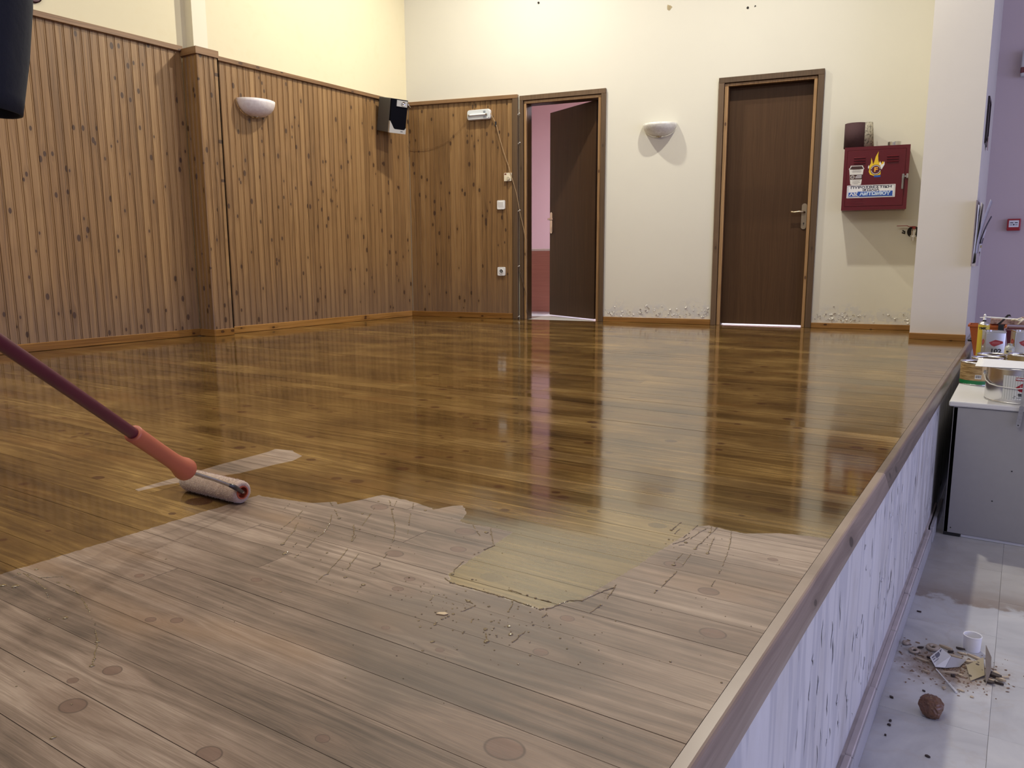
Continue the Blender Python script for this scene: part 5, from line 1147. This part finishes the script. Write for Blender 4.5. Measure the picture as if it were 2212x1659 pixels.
def tin(label, c, r, h, bodymat, grp=None, open_=True, name='paint_tin'):
    t = thing(name, label, 'tin', (c[0], c[1], ZC), 0, grp)
    mb = MB(); mb.lathe([(0.0, 0.0), (r - 0.001, 0.0), (r, 0.003), (r, h - 0.004), (r - 0.0015, h - 0.004), (r - 0.002, 0.010), (0.0, 0.010)] if open_ else [(0.0, 0.0), (r - 0.001, 0.0), (r, 0.003), (r, h - 0.004), (0.0, h - 0.004)], seg=40); mb.build('body', bodymat, t, smooth=True)
    mb = MB(); mb.lathe_open([(r + 0.0005, h - 0.008), (r + 0.0025, h - 0.005), (r + 0.0015, h), (r - 0.004, h + 0.0005), (r - 0.008, h - 0.003), (r - 0.008, h - 0.008)], seg=40); mb.build('rim', M_TIN, t, smooth='all')
    mb = MB(); mb.lathe_open([(r + 0.0004, 0.001), (r + 0.002, 0.003), (r + 0.0004, 0.006)], seg=40); mb.build('bottom_seam', M_TIN, t, smooth='all')
    return t
def curved(mb, r, a0, a1, z0, z1, n=10, c=(0, 0)):
    vs, fs = [], []
    for i in range(n + 1):
        a = math.radians(a0 + (a1 - a0) * i / n); vs += [(c[0] + r * math.cos(a), c[1] + r * math.sin(a), z0), (c[0] + r * math.cos(a), c[1] + r * math.sin(a), z1)]
    for i in range(n): fs.append((2 * i, 2 * i + 2, 2 * i + 3, 2 * i + 1))
    return mb.faces(vs, fs)
def kraft():
    t = NT('printed_wood_tin'); o = t.obj(); q = t.xyz(o)
    n = t.noise(t.vec(t.math('MULTIPLY', q[0], 22.0), t.math('MULTIPLY', q[1], 22.0), t.math('MULTIPLY', q[2], 190.0)), 1.0, 4.0, 0.6)
    return t.base(t.ramp(n, [(0.35, (0.20, 0.115, 0.045)), (0.5, (0.36, 0.235, 0.105)), (0.66, (0.50, 0.36, 0.18))]), 0.4)
M_KRAFT = kraft(); M_GOLD = plain('gold_lacquered_tin', (0.36, 0.26, 0.12), 0.35, 0.5, 0.15)
b1 = tin('brown wood-print tin with green base band at the counter corner', (-0.163, 4.545), 0.075, 0.116, M_KRAFT, 'round tins on the counter')
mb = MB(); curved(mb, 0.0756, 0, 360, 0.003, 0.024, 36); mb.build('green_band', plain('green_print', (0.010, 0.16, 0.05), 0.4), b1, smooth='all', fix=False)
mb = MB(); curved(mb, 0.0758, 266, 287, 0.034, 0.054, 4); bc = mb.build('barcode_label', plain('label_white', (0.74, 0.73, 0.70), 0.5), b1, fix=False)
mb = MB()
for k in range(9): curved(mb, 0.0761, 267.5 + 2.0 * k, 268.3 + 2.0 * k + (k % 3) * 0.4, 0.038, 0.052, 1)
mb.build('bars', NAVY, bc, fix=False)
mb = MB(); curved(mb, 0.0757, 288, 330, 0.03, 0.100, 8); mb.build('pale_panel', plain('pale_wood_print', (0.50, 0.36, 0.19), 0.4), b1, fix=False)
t2 = tin('gold tin behind the brown wood-print tin, second in the row', (-0.130, 4.80), 0.072, 0.110, M_GOLD, 'round tins on the counter')
t3 = tin('gold tin behind two others, just in front of the square can numbered 102', (-0.118, 5.045), 0.070, 0.104, M_GOLD, 'round tins on the counter')
t4 = tin('gold tin at the right picture edge behind the big varnish tin', (0.026, 5.0), 0.070, 0.117, M_GOLD, 'round tins on the counter')
# big tin
R = 0.135; BT = (0.023, 4.117)
bt = tin('big shiny varnish tin with white label and wire handle, under a paper sheet', BT, R, 0.155, M_TIN, None, False)
LAB = NT('ribbed_white_label'); q = LAB.xyz(LAB.obj()); wv = LAB.math('SINE', LAB.math('MULTIPLY', q[0], 700.0)); LAB.base(LAB.mix(LAB.math('MULTIPLY_ADD', wv, 0.5, 0.5), (0.50, 0.52, 0.50), (0.72, 0.73, 0.72)), 0.4)
mb = MB(); curved(mb, R + 0.0006, 241, 302, 0.020, 0.124, 16); lb = mb.build('label', LAB.m, bt, smooth='all', fix=False)
def on_cyl(me_obj, r):                      # wrap a flat x-z decal (x along the arc) round the tin's front
    for v in me_obj.data.vertices:
        a = -PI / 2 + v.co.x / r; rr = r - v.co.y * 0.2; v.co = Vector((rr * math.cos(a), rr * math.sin(a), v.co.z))
REDP = plain('red_print', (0.34, 0.015, 0.025), 0.4); BLKP = plain('black_print', (0.02, 0.02, 0.025), 0.4)
def decal(poly, name, mat, parent, r):
    mb = MB(); mb.prism(poly, 'y', -0.0002, 0.0); tmpb = mb.bm
    bmesh.ops.triangulate(tmpb, faces=tmpb.faces[:]); bmesh.ops.subdivide_edges(tmpb, edges=tmpb.edges[:], cuts=2)
    o = mb.build(name, mat, parent, fix=False); on_cyl(o, r); return o
def decal_text(body, size, x, z, mat, parent, r, sx=1.0, bold=0.0005):
    o = text_obj(body, size, mat, parent, Matrix.Translation((x, 0, z)) @ FACE, sx=sx, bold=bold); on_cyl(o, r); return o
decal([(-0.020, 0.104), (0.014, 0.104), (0.020, 0.111), (0.014, 0.118), (-0.020, 0.118)], 'red_tag', REDP, lb, R + 0.0010)
decal_text('VERNIS', 0.010, -0.003, 0.111, WHT, lb, R + 0.0013, 1.0)
decal([(-0.018, 0.074), (0.004, 0.092), (0.027, 0.092), (0.040, 0.076), (0.012, 0.054), (-0.004, 0.058)], 'red_diamond', REDP, lb, R + 0.0010)
decal_text('Er', 0.022, 0.008, 0.075, plain('rose_print', (0.62, 0.30, 0.32), 0.4), lb, R + 0.0013, 1.2, 0.0)
decal_text('SEALER', 0.0135, 0.016, 0.043, BLKP, lb, R + 0.0012, 1.05, 0.0008)
decal([(-0.022, 0.034), (0.05, 0.034), (0.05, 0.0365), (-0.022, 0.0365)], 'rule_line', BLKP, lb, R + 0.0010); decal([(-0.026, 0.028), (0.045, 0.028), (0.045, 0.030), (-0.026, 0.030)], 'rule_line', BLKP, lb, R + 0.0010)
mb = MB(); pts = []
for a, z in [(176, 0.116), (188, 0.104), (200, 0.088), (214, 0.077), (232, 0.073), (250, 0.071), (266, 0.070), (276, 0.075), (286, 0.083)]:
    pts.append(((R + 0.006) * math.cos(math.radians(a)), (R + 0.006) * math.sin(math.radians(a)), z))
mb.tube(pts, 0.0026, 8); hd = mb.build('wire_handle', plain('white_coated_wire', (0.78, 0.77, 0.74), 0.35), bt, smooth='all')
mb = MB(); mb.cyl((-R - 0.001, 0.0, 0.116), (-R - 0.010, 0.0, 0.116), 0.010, 14); mb.build('handle_ear', M_TIN, bt, smooth=True)
ps = thing('paper_sheet', 'white paper sheet lying over the big varnish tin', 'paper', (BT[0], BT[1], ZC + 0.156))
vs, fs = [], []; NX = 12
for i in range(NX + 1):
    for j in range(NX + 1):
        x = -0.175 + 0.36 * i / NX; y = -0.142 + 0.30 * j / NX + 0.02 * (i / NX)
        z = 0.001 + 0.0025 * math.sin(7 * i / NX + 1) * math.sin(5 * j / NX) ** 2
        if x < -0.12: z -= 0.25 * (x + 0.12) ** 2 - 0.02 * (-(x + 0.12))
        z += 0.0012; vs.append((x, y, z))
for i in range(NX):
    for j in range(NX): a = i * (NX + 1) + j; fs.append((a, a + NX + 1, a + NX + 2, a + 1))
mb = MB(); mb.faces(vs, fs); o = mb.build('sheet', plain('white_sheet', (0.74, 0.75, 0.78), 0.5), ps, smooth='all'); md = o.modifiers.new('t', 'SOLIDIFY'); md.thickness = 0.0012
# steel ruler hooked over the tin, hanging past the counter edge
sr = thing('steel_ruler', 'narrow steel strip leaning on the big tin and hanging over the counter edge', 'ruler', (0.034, 3.93, ZC))
mb = MB(); m = Matrix.Translation((0, 0, 0))
P0, P1, P2 = Vector((0.0045, 0.044, 0.150)), Vector((0.001, -0.001, 0.003)), Vector((-0.006, -0.004, -0.080))
for a, b, wd in [(P0, P1, 0.006), (P1, P2, 0.0085)]:
    mb.faces([(a.x - wd, a.y - 0.001, a.z), (a.x + wd, a.y - 0.001, a.z), (b.x + wd, b.y - 0.001, b.z), (b.x - wd, b.y - 0.001, b.z), (a.x - wd, a.y + 0.0005, a.z), (a.x + wd, a.y + 0.0005, a.z), (b.x + wd, b.y + 0.0005, b.z), (b.x - wd, b.y + 0.0005, b.z)], [(0, 1, 2, 3), (7, 6, 5, 4), (0, 4, 5, 1), (1, 5, 6, 2), (2, 6, 7, 3), (3, 7, 4, 0)])
mb.cyl((P2.x, P2.y - 0.001, P2.z), (P2.x, P2.y + 0.0005, P2.z), 0.0085, 14); mb.build('strip', plain('scratched_steel', (0.40, 0.40, 0.42), 0.35, 0.9, 0.3, 90), sr)
mb = MB(); mb.cyl((P2.x, P2.y - 0.0016, P2.z), (P2.x, P2.y - 0.0009, P2.z), 0.003, 10); mb.build('hanging_hole', M_BLACK, sr)
# square cans
def square_can(label, A, yaw, num):
    t = thing('square_can', label, 'can', (A[0], A[1], ZC), yaw, 'square solvent cans')
    W_, D_, H_ = 0.104, 0.108, 0.200
    mb = MB(); mb.bbox((0, 0, 0.003), (W_, D_, H_ - 0.004), 0.006, 3); mb.build('body', plain('brushed_can', (0.58, 0.59, 0.62), 0.32, 0.9, 0.06, 12), t, smooth=True)
    mb = MB(); frame(mb, -0.001, W_ + 0.001, -0.001, D_ + 0.001, 0.003, H_ - 0.006, H_)
    for v in mb.bm.verts: v.co = Vector((v.co.x, v.co.z, v.co.y))
    mb.build('top_rim', M_TIN, t)
    mb = MB(); mb.lathe([(0.016, H_ - 0.004), (0.016, H_ + 0.004), (0.0, H_ + 0.004)], (0.030, 0.075, 0), 16); mb.build('cap', M_TIN, t, smooth=True)
    for face, cx in (('front', 0.056), ('side', 0.054)):
        m = Matrix() if face == 'front' else Matrix.Rotation(-PI / 2, 4, 'Z') @ Matrix.Translation((-D_, 0, 0))
        mb = MB(); mb.prism([(cx - 0.036, 0.136), (cx - 0.004, 0.152), (cx + 0.034, 0.144), (cx + 0.036, 0.132), (cx - 0.008, 0.112), (cx - 0.024, 0.120)], 'y', -0.0006, 0.0008); bmesh.ops.transform(mb.bm, matrix=m, verts=mb.bm.verts[:]); dmd = mb.build('red_diamond', plain('faded_red', (0.27, 0.03, 0.035), 0.4), t)
        mb = MB(); mb.box((cx - 0.020, -0.0009, 0.129), (cx + 0.022, -0.0005, 0.131)); mb.box((cx - 0.018, -0.0009, 0.135), (cx + 0.020, -0.0005, 0.138)); bmesh.ops.transform(mb.bm, matrix=m, verts=mb.bm.verts[:]); mb.build('diamond_print', plain('rose_line', (0.45, 0.16, 0.17), 0.4), dmd)
        if face == 'side':
            mb = MB(); mb.cyl((cx - 0.008, 0.0008, 0.104), (cx - 0.008, -0.0006, 0.104), 0.005, 10); mb.cyl((cx + 0.008, 0.0008, 0.104), (cx + 0.008, -0.0006, 0.104), 0.005, 10); bmesh.ops.transform(mb.bm, matrix=m, verts=mb.bm.verts[:]); mb.build('white_print', WHT, dmd)
    if num:
        text_obj(num, 0.034, BLKP, t, Matrix.Translation((0.058, -0.0008, 0.085)) @ FACE, sx=1.15, bold=0.0014)
        mb = MB(); mb.box((0.040, -0.0006, 0.059), (0.074, 0.0008, 0.063)); mb.box((0.026, -0.0006, 0.044), (0.090, 0.0008, 0.050)); mb.build('rule_line', NAVY, t)
    return t
square_can('square metal can numbered 102 with red diamond in front of the orange bin', (-0.166, 5.355), math.radians(12), '102')
square_can('second square metal can cut by the right picture edge', (-0.018, 5.45), math.radians(14), None)
# foam can
fo = thing('foam_can', 'yellow aerosol foam can with white nozzle and long straw in front of the orange bin', 'can', (-0.190, 5.70, ZC))
mb = MB(); mb.lathe([(0.0, 0.0), (0.030, 0.0), (0.0315, 0.003), (0.0315, 0.216), (0.0, 0.216)], seg=28); mb.build('body', plain('yellow_can', (0.66, 0.50, 0.06), 0.35, 0, 0.08), fo, smooth=True)
mb = MB(); mb.lathe([(0.0318, 0.214), (0.031, 0.219), (0.024, 0.229), (0.014, 0.235), (0.0, 0.236)], seg=28); mb.build('dome', M_METAL, fo, smooth=True)
mb = MB(); mb.cyl((0, 0, 0.236), (0, 0, 0.244), 0.010, 14); mb.build('collar', M_BLACK, fo)
mb = MB(); mb.lathe([(0.010, 0.244), (0.007, 0.258), (0.006, 0.268), (0.008, 0.274), (0.0, 0.282)], seg=14); mb.tube([(-0.026, 0, 0.256), (0, 0, 0.258)], 0.003, 8); nz = mb.build('nozzle', M_WHITE, fo, smooth=True)
mb = MB(); mb.tube([(0.0, -0.004, 0.262), (0.105, -0.004, 0.257), (0.24, -0.004, 0.250)], 0.0042, 8); mb.build('straw', M_WHITE, nz, smooth=True)
text_obj('TMK', 0.020, BLKP, fo, Matrix.Translation((-0.006, -0.0318, 0.192)) @ FACE, sx=1.0, bold=0.001)
kn = thing('string_knot', 'cream knotted string tied round the white straw', 'string', (0.0, 5.696, ZC + 0.252))
mb = MB(); mb.tube([(-0.03, 0, -0.008), (-0.012, -0.006, 0.006), (0.002, 0.004, 0.010), (0.012, -0.006, 0.0), (0.0, -0.007, -0.010), (-0.014, -0.007, -0.028)], 0.004, 8); mb.tube([(-0.05, 0, -0.004), (-0.03, -0.006, 0.002), (-0.004, -0.006, -0.006), (0.015, 0.003, 0.006)], 0.0045, 8); mb.build('knot', M_CREAM, kn, smooth='all')
# orange bin
ob = thing('bin', 'orange plastic bin behind the square cans', 'bin', (-0.178, 5.92, ZC))
def taper(mb, w0, d0, w1, d1, z0, z1, t=0.003):
    for s, (a0, b0, a1, b1) in enumerate([(w0, d0, w1, d1), (w0 - t, d0 - t, w1 - t, d1 - t)]):
        vs = [(-a0, -b0, z0), (a0, -b0, z0), (a0, b0, z0), (-a0, b0, z0), (-a1, -b1, z1), (a1, -b1, z1), (a1, b1, z1), (-a1, b1, z1)]
        fs = [(0, 1, 5, 4), (1, 2, 6, 5), (2, 3, 7, 6), (3, 0, 4, 7)]
        if s: fs = [f[::-1] for f in fs]
        mb.faces(vs, fs + ([(3, 2, 1, 0)] if not s else [(0, 1, 2, 3)]))
    return mb
OR_ = plain('orange_plastic', (0.40, 0.095, 0.022), 0.4, 0, 0.12)
mb = MB(); taper(mb, 0.060, 0.062, 0.098, 0.084, 0.0, 0.196); mb.build('body', OR_, ob, fix=False)
mb = MB(); frame(mb, -0.106, 0.106, -0.092, 0.092, 0.010, 0.188, 0.200)
for v in mb.bm.verts: v.co = Vector((v.co.x, v.co.z, v.co.y))
mb.build('rim', OR_, ob)
mb = MB(); mb.bbox((-0.104, -0.03, 0.088), (-0.078, 0.0, 0.100), 0.003); mb.build('handle_clip', M_BLACK, ob)
rb = thing('crate', 'dark red plastic crate behind the second square can', 'crate', (0.12, 6.14, ZC))
mb = MB(); taper(mb, 0.175, 0.088, 0.195, 0.10, 0.0, 0.158); mb.build('body', plain('crimson_plastic', (0.12, 0.008, 0.022), 0.4, 0, 0.12), rb, fix=False)
mb = MB(); frame(mb, -0.200, 0.200, -0.106, 0.106, 0.008, 0.156, 0.168)
for v in mb.bm.verts: v.co = Vector((v.co.x, v.co.z, v.co.y))
mb.build('rim', plain('dusty_rim', (0.28, 0.16, 0.15), 0.6), rb)
wdp = thing('wooden_block', 'mottled brown old wooden block lying across bin and crate', 'block', (0.05, 6.0, ZC + 0.200))
def mottled():
    t = NT('mottled_old_wood'); n = t.noise(t.obj(), 28.0, 5.0, 0.7); return t.base(t.ramp(n, [(0.35, (0.10, 0.05, 0.04)), (0.5, (0.27, 0.17, 0.14)), (0.68, (0.46, 0.36, 0.31))]), 0.7)
mb = MB(); mb.bbox((-0.215, -0.04, 0.0), (0.24, 0.05, 0.034), 0.003); mb.bbox((-0.05, -0.05, 0.034), (0.24, 0.05, 0.048), 0.002); mb.build('block', mottled(), wdp)
bh = thing('paint_brush', 'black flat brush hooked on the front rim of the orange bin', 'brush', (-0.102, 5.822, ZC + 0.165))
mb = MB(); mb.bbox((-0.015, -0.008, 0.0), (0.016, 0.004, 0.045), 0.003); mb.build('bristles', plain('black_bristle', (0.008, 0.010, 0.016), 0.8), bh)
mb = MB(); mb.prism([(-0.024, 0.045), (-0.006, 0.045), (0.036, 0.098), (0.050, 0.096), (0.042, 0.110), (0.028, 0.108), (-0.004, 0.066)], 'y', -0.006, 0.002); mb.build('handle', plain('black_handle', (0.02, 0.016, 0.018), 0.4), bh)
jr = thing('jar', 'small cloudy bottle with yellowed label between the square cans', 'bottle', (-0.040, 5.24, ZC))
mb = MB(); mb.lathe([(0.0, 0.0), (0.024, 0.0), (0.026, 0.004), (0.026, 0.118), (0.020, 0.130), (0.012, 0.136), (0.012, 0.146), (0.0, 0.146)], seg=24); mb.build('glass', plain('cloudy_glass', (0.36, 0.37, 0.33), 0.2), jr, smooth=True)
mb = MB(); curved(mb, 0.0265, 200, 300, 0.02, 0.11, 10); jl = mb.build('label', plain('yellowed_label', (0.50, 0.44, 0.28), 0.6, 0, 0.15), jr, fix=False)
mb = MB(); curved(mb, 0.0268, 235, 262, 0.098, 0.106, 4); curved(mb, 0.0268, 235, 268, 0.060, 0.066, 4); mb.build('label_print', BLKP, jl, fix=False)

# ================================================================== SWEEPINGS ON THE HALL FLOOR
cup = thing('plastic_cup', 'small white plastic cup standing open at the far side of the sweepings', 'cup', (-0.045, 2.79, HS))
mb = MB(); mb.lathe([(0.0, 0.0005), (0.0235, 0.0), (0.0245, 0.002), (0.0262, 0.050), (0.0248, 0.050), (0.0232, 0.005), (0.0, 0.004)], seg=32); mb.build('wall', plain('white_cup_plastic', (0.82, 0.81, 0.82), 0.35), cup, smooth=True)
mb = MB(); mb.lathe_open([(0.0260, 0.047), (0.0274, 0.0495), (0.0265, 0.052), (0.0246, 0.0505)], seg=32); mb.build('rim', plain('white_rim_plastic', (0.84, 0.83, 0.84), 0.35), cup, smooth='all')
bl_ = thing('crumpled_paper', 'crumpled ball of brown tape lying alone on the marble floor', 'rubbish', (-0.118, 2.305, HS))
mb = MB(); tmp = bmesh.new(); bmesh.ops.create_icosphere(tmp, subdivisions=4, radius=0.031); rg = random.Random(5)
ax = [Vector((rg.gauss(0, 1), rg.gauss(0, 1), rg.gauss(0, 1))).normalized() for _ in range(22)]; of = [rg.uniform(0.84, 1.0) for _ in ax]
for v in tmp.verts:
    d = v.co.normalized(); k = 1.08
    for a, f in zip(ax, of):
        t_ = d.dot(a)
        if t_ > 0.3: k = min(k, f / t_)
    k *= 1 + 0.06 * math.sin(31 * d.x + 17 * d.z) * math.sin(23 * d.y); v.co = d * 0.031 * k
    v.co = Vector((v.co.x, v.co.y, max(v.co.z, -0.0275))) + Vector((0, 0, 0.0276))
mb.merge(tmp); mb.build('wad', plain('brown_packing_tape', (0.135, 0.062, 0.034), 0.35, 0, 0.35, 70.0), bl_)
mb = MB()
for a0, w_ in [(0.4, 0.007), (2.2, 0.006), (4.0, 0.008)]:
    p = [Vector((0.026 * math.cos(a0 + 0.35 * k), 0.026 * math.sin(a0 + 0.35 * k), 0.030 + 0.008 * math.sin(a0 + k))) for k in range(4)]
    vs = [];
    for q_ in p: vs += [tuple(q_), tuple(q_ * 1.08 + Vector((0, 0, w_ * 0.5)))]
    mb.faces(vs, [(0, 1, 3, 2), (2, 3, 5, 4), (4, 5, 7, 6)])
o = mb.build('loose_flap', plain('tape_edge', (0.17, 0.085, 0.05), 0.3), bl_, fix=False); md = o.modifiers.new('t', 'SOLIDIFY'); md.thickness = 0.0006
bx = thing('printed_carton', 'small folded white carton with grey print in the sweepings', 'carton', (-0.12, 2.645, HS))
def card(nm, mat, pts, parent, th=0.0012, o0=(0, 0, 0)):
    mb = MB(); mb.faces([tuple(Vector(p) - Vector(o0)) for p in pts], [tuple(range(len(pts)))]); o = mb.build(nm, mat, parent, fix=False); md = o.modifiers.new('t', 'SOLIDIFY'); md.thickness = th; return o
O_ = (-0.12, 2.645, HS); zf = HS + 0.002
Q = [(-0.151, 2.633, zf + 0.012), (-0.126, 2.704, zf + 0.018), (-0.095, 2.655, zf + 0.022), (-0.106, 2.603, zf + 0.004), (-0.132, 2.592, zf + 0.004)]
pa = card('printed_panel', plain('glossy_white_card', (0.68, 0.68, 0.70), 0.3), Q, bx, o0=O_)
card('side_flap', plain('grey_card_inside', (0.40, 0.39, 0.40), 0.5), [(-0.095, 2.655, zf + 0.021), (-0.055, 2.690, zf + 0.004), (-0.070, 2.640, zf + 0.0), (-0.106, 2.603, zf + 0.003)], bx, o0=O_)
A_, B_, D_ = Vector(Q[0]), Vector(Q[1]), Vector(Q[4])
nrm = (B_ - A_).cross(D_ - A_).normalized(); nrm = nrm if nrm.z > 0 else -nrm
mb = MB()
for a, b, c, d_ in [(0.35, 0.70, 0.10, 0.42), (0.08, 0.30, 0.12, 0.22), (0.08, 0.28, 0.30, 0.38), (0.05, 0.92, 0.52, 0.56), (0.30, 0.9, 0.70, 0.72), (0.30, 0.9, 0.78, 0.80), (0.78, 0.96, 0.08, 0.40), (0.3, 0.85, 0.86, 0.88)]:
    P = lambda u, v: tuple(A_ + (B_ - A_) * u + (D_ - A_) * v * 1.15 + nrm * 0.0022 - Vector(O_))
    mb.faces([P(a, c), P(b, c), P(b, d_), P(a, d_)], [(0, 1, 2, 3)])
mb.build('print', plain('grey_blue_print', (0.13, 0.13, 0.17), 0.4), pa, fix=False)
cdO = (-0.02, 2.64, HS)
cd = thing('cardboard_scrap', 'folded beige cardboard scrap with dark spots, one flap standing up', 'cardboard', cdO)
def spotted():
    t = NT('spotted_cardboard'); v = t.voronoi(t.obj(), 55.0); gate = t.xyz(v[1])[0]
    m = t.math('MULTIPLY', t.step(v[0], 0.38, 0.28), t.step(gate, 0.55, 0.6)); return t.base(t.mix(m, (0.40, 0.33, 0.20), (0.055, 0.035, 0.025)), 0.7)
card('lying_flap', spotted(), [(-0.052, 2.640, zf + 0.012), (-0.036, 2.566, zf + 0.001), (-0.002, 2.615, zf + 0.006), (-0.010, 2.725, zf + 0.012)], cd, o0=cdO)
card('standing_flap', plain('grey_cardboard_back', (0.20, 0.16, 0.115), 0.8, 0, 0.2, 40), [(0.004, 2.565, zf), (0.013, 2.635, zf + 0.012), (0.011, 2.690, zf + 0.034), (-0.006, 2.715, zf + 0.058), (-0.003, 2.655, zf + 0.036)], cd, o0=cdO)
sk = thing('lolly_stick', 'thin white plastic stick lying in the sweepings beside the carton', 'stick', (-0.098, 2.527, HS))
mb = MB(); a, b = Vector((-0.031, 0.057, 0.004)), Vector((0.031, -0.057, 0.004)); mb.tube([a, a.lerp(b, 0.62), a.lerp(b, 0.64), b], [0.0018, 0.0018, 0.0032, 0.0030], 8); mb.build('stick', M_WHITE, sk, smooth=True)
CAU = plain('cream_sealant', (0.40, 0.33, 0.26), 0.6, 0, 0.1)
def curl(label, x, y, r, turns, th, lift=0.0):
    t = thing('sealant_curl', label, 'rubbish', (x, y, HS)); pts = []
    for k in range(int(14 * turns) + 1):
        a = 2 * PI * k / 14; rr = r * (1 - 0.55 * k / (14 * turns)); pts.append((rr * math.cos(a), rr * math.sin(a) * 1.2, th + lift * k / (14 * turns)))
    mb = MB(); mb.tube(pts, th, 8); mb.build('bead', CAU, t, smooth='all')
curl('cream curl of old sealant nearest the stage in the sweepings', -0.199, 2.672, 0.016, 1.6, 0.0042, 0.004)
curl('larger cream curl of sealant behind the printed carton', -0.150, 2.722, 0.019, 1.5, 0.0060, 0.004)
curl('stubby cream lump of sealant against the stage skirting', -0.228, 2.715, 0.009, 1.0, 0.0056)
CH1 = plain('pale_chip', (0.52, 0.42, 0.30), 0.7, 0, 0.15); CH2 = plain('dark_chip', (0.045, 0.03, 0.026), 0.6, 0, 0.3)
def chip(x, y, L, wd, h, rz, mat, label, grp, tilt=0.0):
    t = thing('chip', label, 'chip', (x, y, HS), rz, grp); rg = random.Random(int(x * 9999) + int(y * 777)); n = 7
    pl_ = [(L * (0.5 + 0.12 * rg.uniform(-1, 1)) * math.cos(2 * PI * k / n), wd * (0.5 + 0.2 * rg.uniform(-1, 1)) * math.sin(2 * PI * k / n)) for k in range(n)]
    mb = MB(); mb.prism(pl_, 'z', 0.0, h)
    for v in mb.bm.verts: v.co.z += 0.0003 + max(0.0, (v.co.x + L / 2)) * tilt
    mb.build('flake', mat, t); return t
G1, L1 = 'pale wood chips in the sweepings', 'pale wood or plaster chip lying in the sweepings'
for x, y, L, wd, rz in [(-0.113, 2.752, .045, .010, -.35), (-0.087, 2.704, .042, .012, -.15), (-0.034, 2.735, .040, .016, -.4), (-0.064, 2.587, .020, .009, -.6), (-0.099, 2.478, .012, .008, .2), (-0.056, 2.491, .020, .007, -.3), (-0.091, 2.585, .052, .009, .25),
                    (-0.049, 2.655, .016, .010, .9), (0.025, 2.66, .026, .012, -.7), (0.038, 2.621, .030, .010, -.5), (-0.170, 2.628, .050, .007, -.25), (-0.154, 2.555, .022, .006, -.3), (-0.028, 2.470, .010, .007, 0), (-0.070, 2.742, .030, .008, -.2), (-0.045, 2.690, .03, .012, .3), (0.020, 2.60, .028, .008, -.2), (0.052, 2.645, .026, .007, .5)]:
    chip(x, y, L, wd, random.uniform(.003, .007), rz, CH1, L1, G1, random.uniform(0, .12))
G2, L2 = 'dark chips in the sweepings', 'dark brown chip lying in the sweepings'
for x, y, L, wd, rz in [(-0.185, 2.71, .020, .010, .3), (-0.155, 2.655, .014, .006, -.5), (-0.075, 2.77, .030, .010, -.3), (-0.083, 2.57, .012, .010, 0), (0.022, 2.638, .052, .022, -.55), (0.012, 2.585, .034, .014, -.4), (0.035, 2.595, .026, .010, -.2), (-0.10, 2.73, .018, .008, .4)]:
    chip(x, y, L, wd, random.uniform(.004, .009), rz, CH2, L2, G2, random.uniform(0, .2))
G3, L3 = 'dark crumbs on the marble floor', 'small dark crumb lying apart on the marble floor'
for x, y, L, wd, rz in [(-0.223, 2.343, .012, .008, -.5), (-0.219, 3.003, .016, .006, 0), (-0.209, 2.214, .008, .006, 1), (-0.208, 2.191, .010, .007, 0), (-0.107, 2.095, .012, .006, -.2), (-0.21, 2.135, .006, .005, 0), (-0.148, 2.43, .009, .005, -.4)]:
    chip(x, y, L, wd, .004, rz, CH2, L3, G3)
mb = MB(); rg = random.Random(21)
for k in range(420):
    a, r = rg.uniform(0, 6.28), abs(rg.gauss(0, 0.085)); x, y = -0.09 + r * 1.15 * math.cos(a), 2.63 + r * math.sin(a)
    if x < -0.243: continue
    s = rg.uniform(0.0008, 0.0034); mb.dome((x, y, HS), s * rg.uniform(1, 2.5), s, s * 0.9, rg.uniform(0, 3.1), 5)
o = mb.build('sweepings', plain('sawdust_crumbs', (0.23, 0.15, 0.10), 0.9, 0, 0.6, 40.0), None, origin=(-0.09, 2.63, HS), loc=(-0.09, 2.63, HS), fix=False)
o['kind'] = 'stuff'; tag(o, 'scatter of sawdust crumbs and plaster grit in the swept heap', 'sweepings')

# ================================================================== ceiling fittings above the picture
for i, p in enumerate(LAMPS):
    t = thing('ceiling_lamp', ['round ceiling spotlight over the right of the stage, above the picture', 'round ceiling spotlight over the left of the stage, above the picture'][i], 'lamp', (p[0], p[1], 4.0), 0, 'ceiling spotlights')
    mb = MB(); mb.lathe_open([(0.085, -0.01), (0.095, 0.0), (0.095, 0.15), (0.0, 0.15)], seg=28); mb.build('housing', M_WHITE, t, smooth=True)
    mb = MB(); mb.lathe_open([(0.085, -0.01), (0.070, 0.02), (0.070, 0.10), (0.0, 0.10)], seg=28); mb.build('reflector', M_METAL, t, smooth=True)
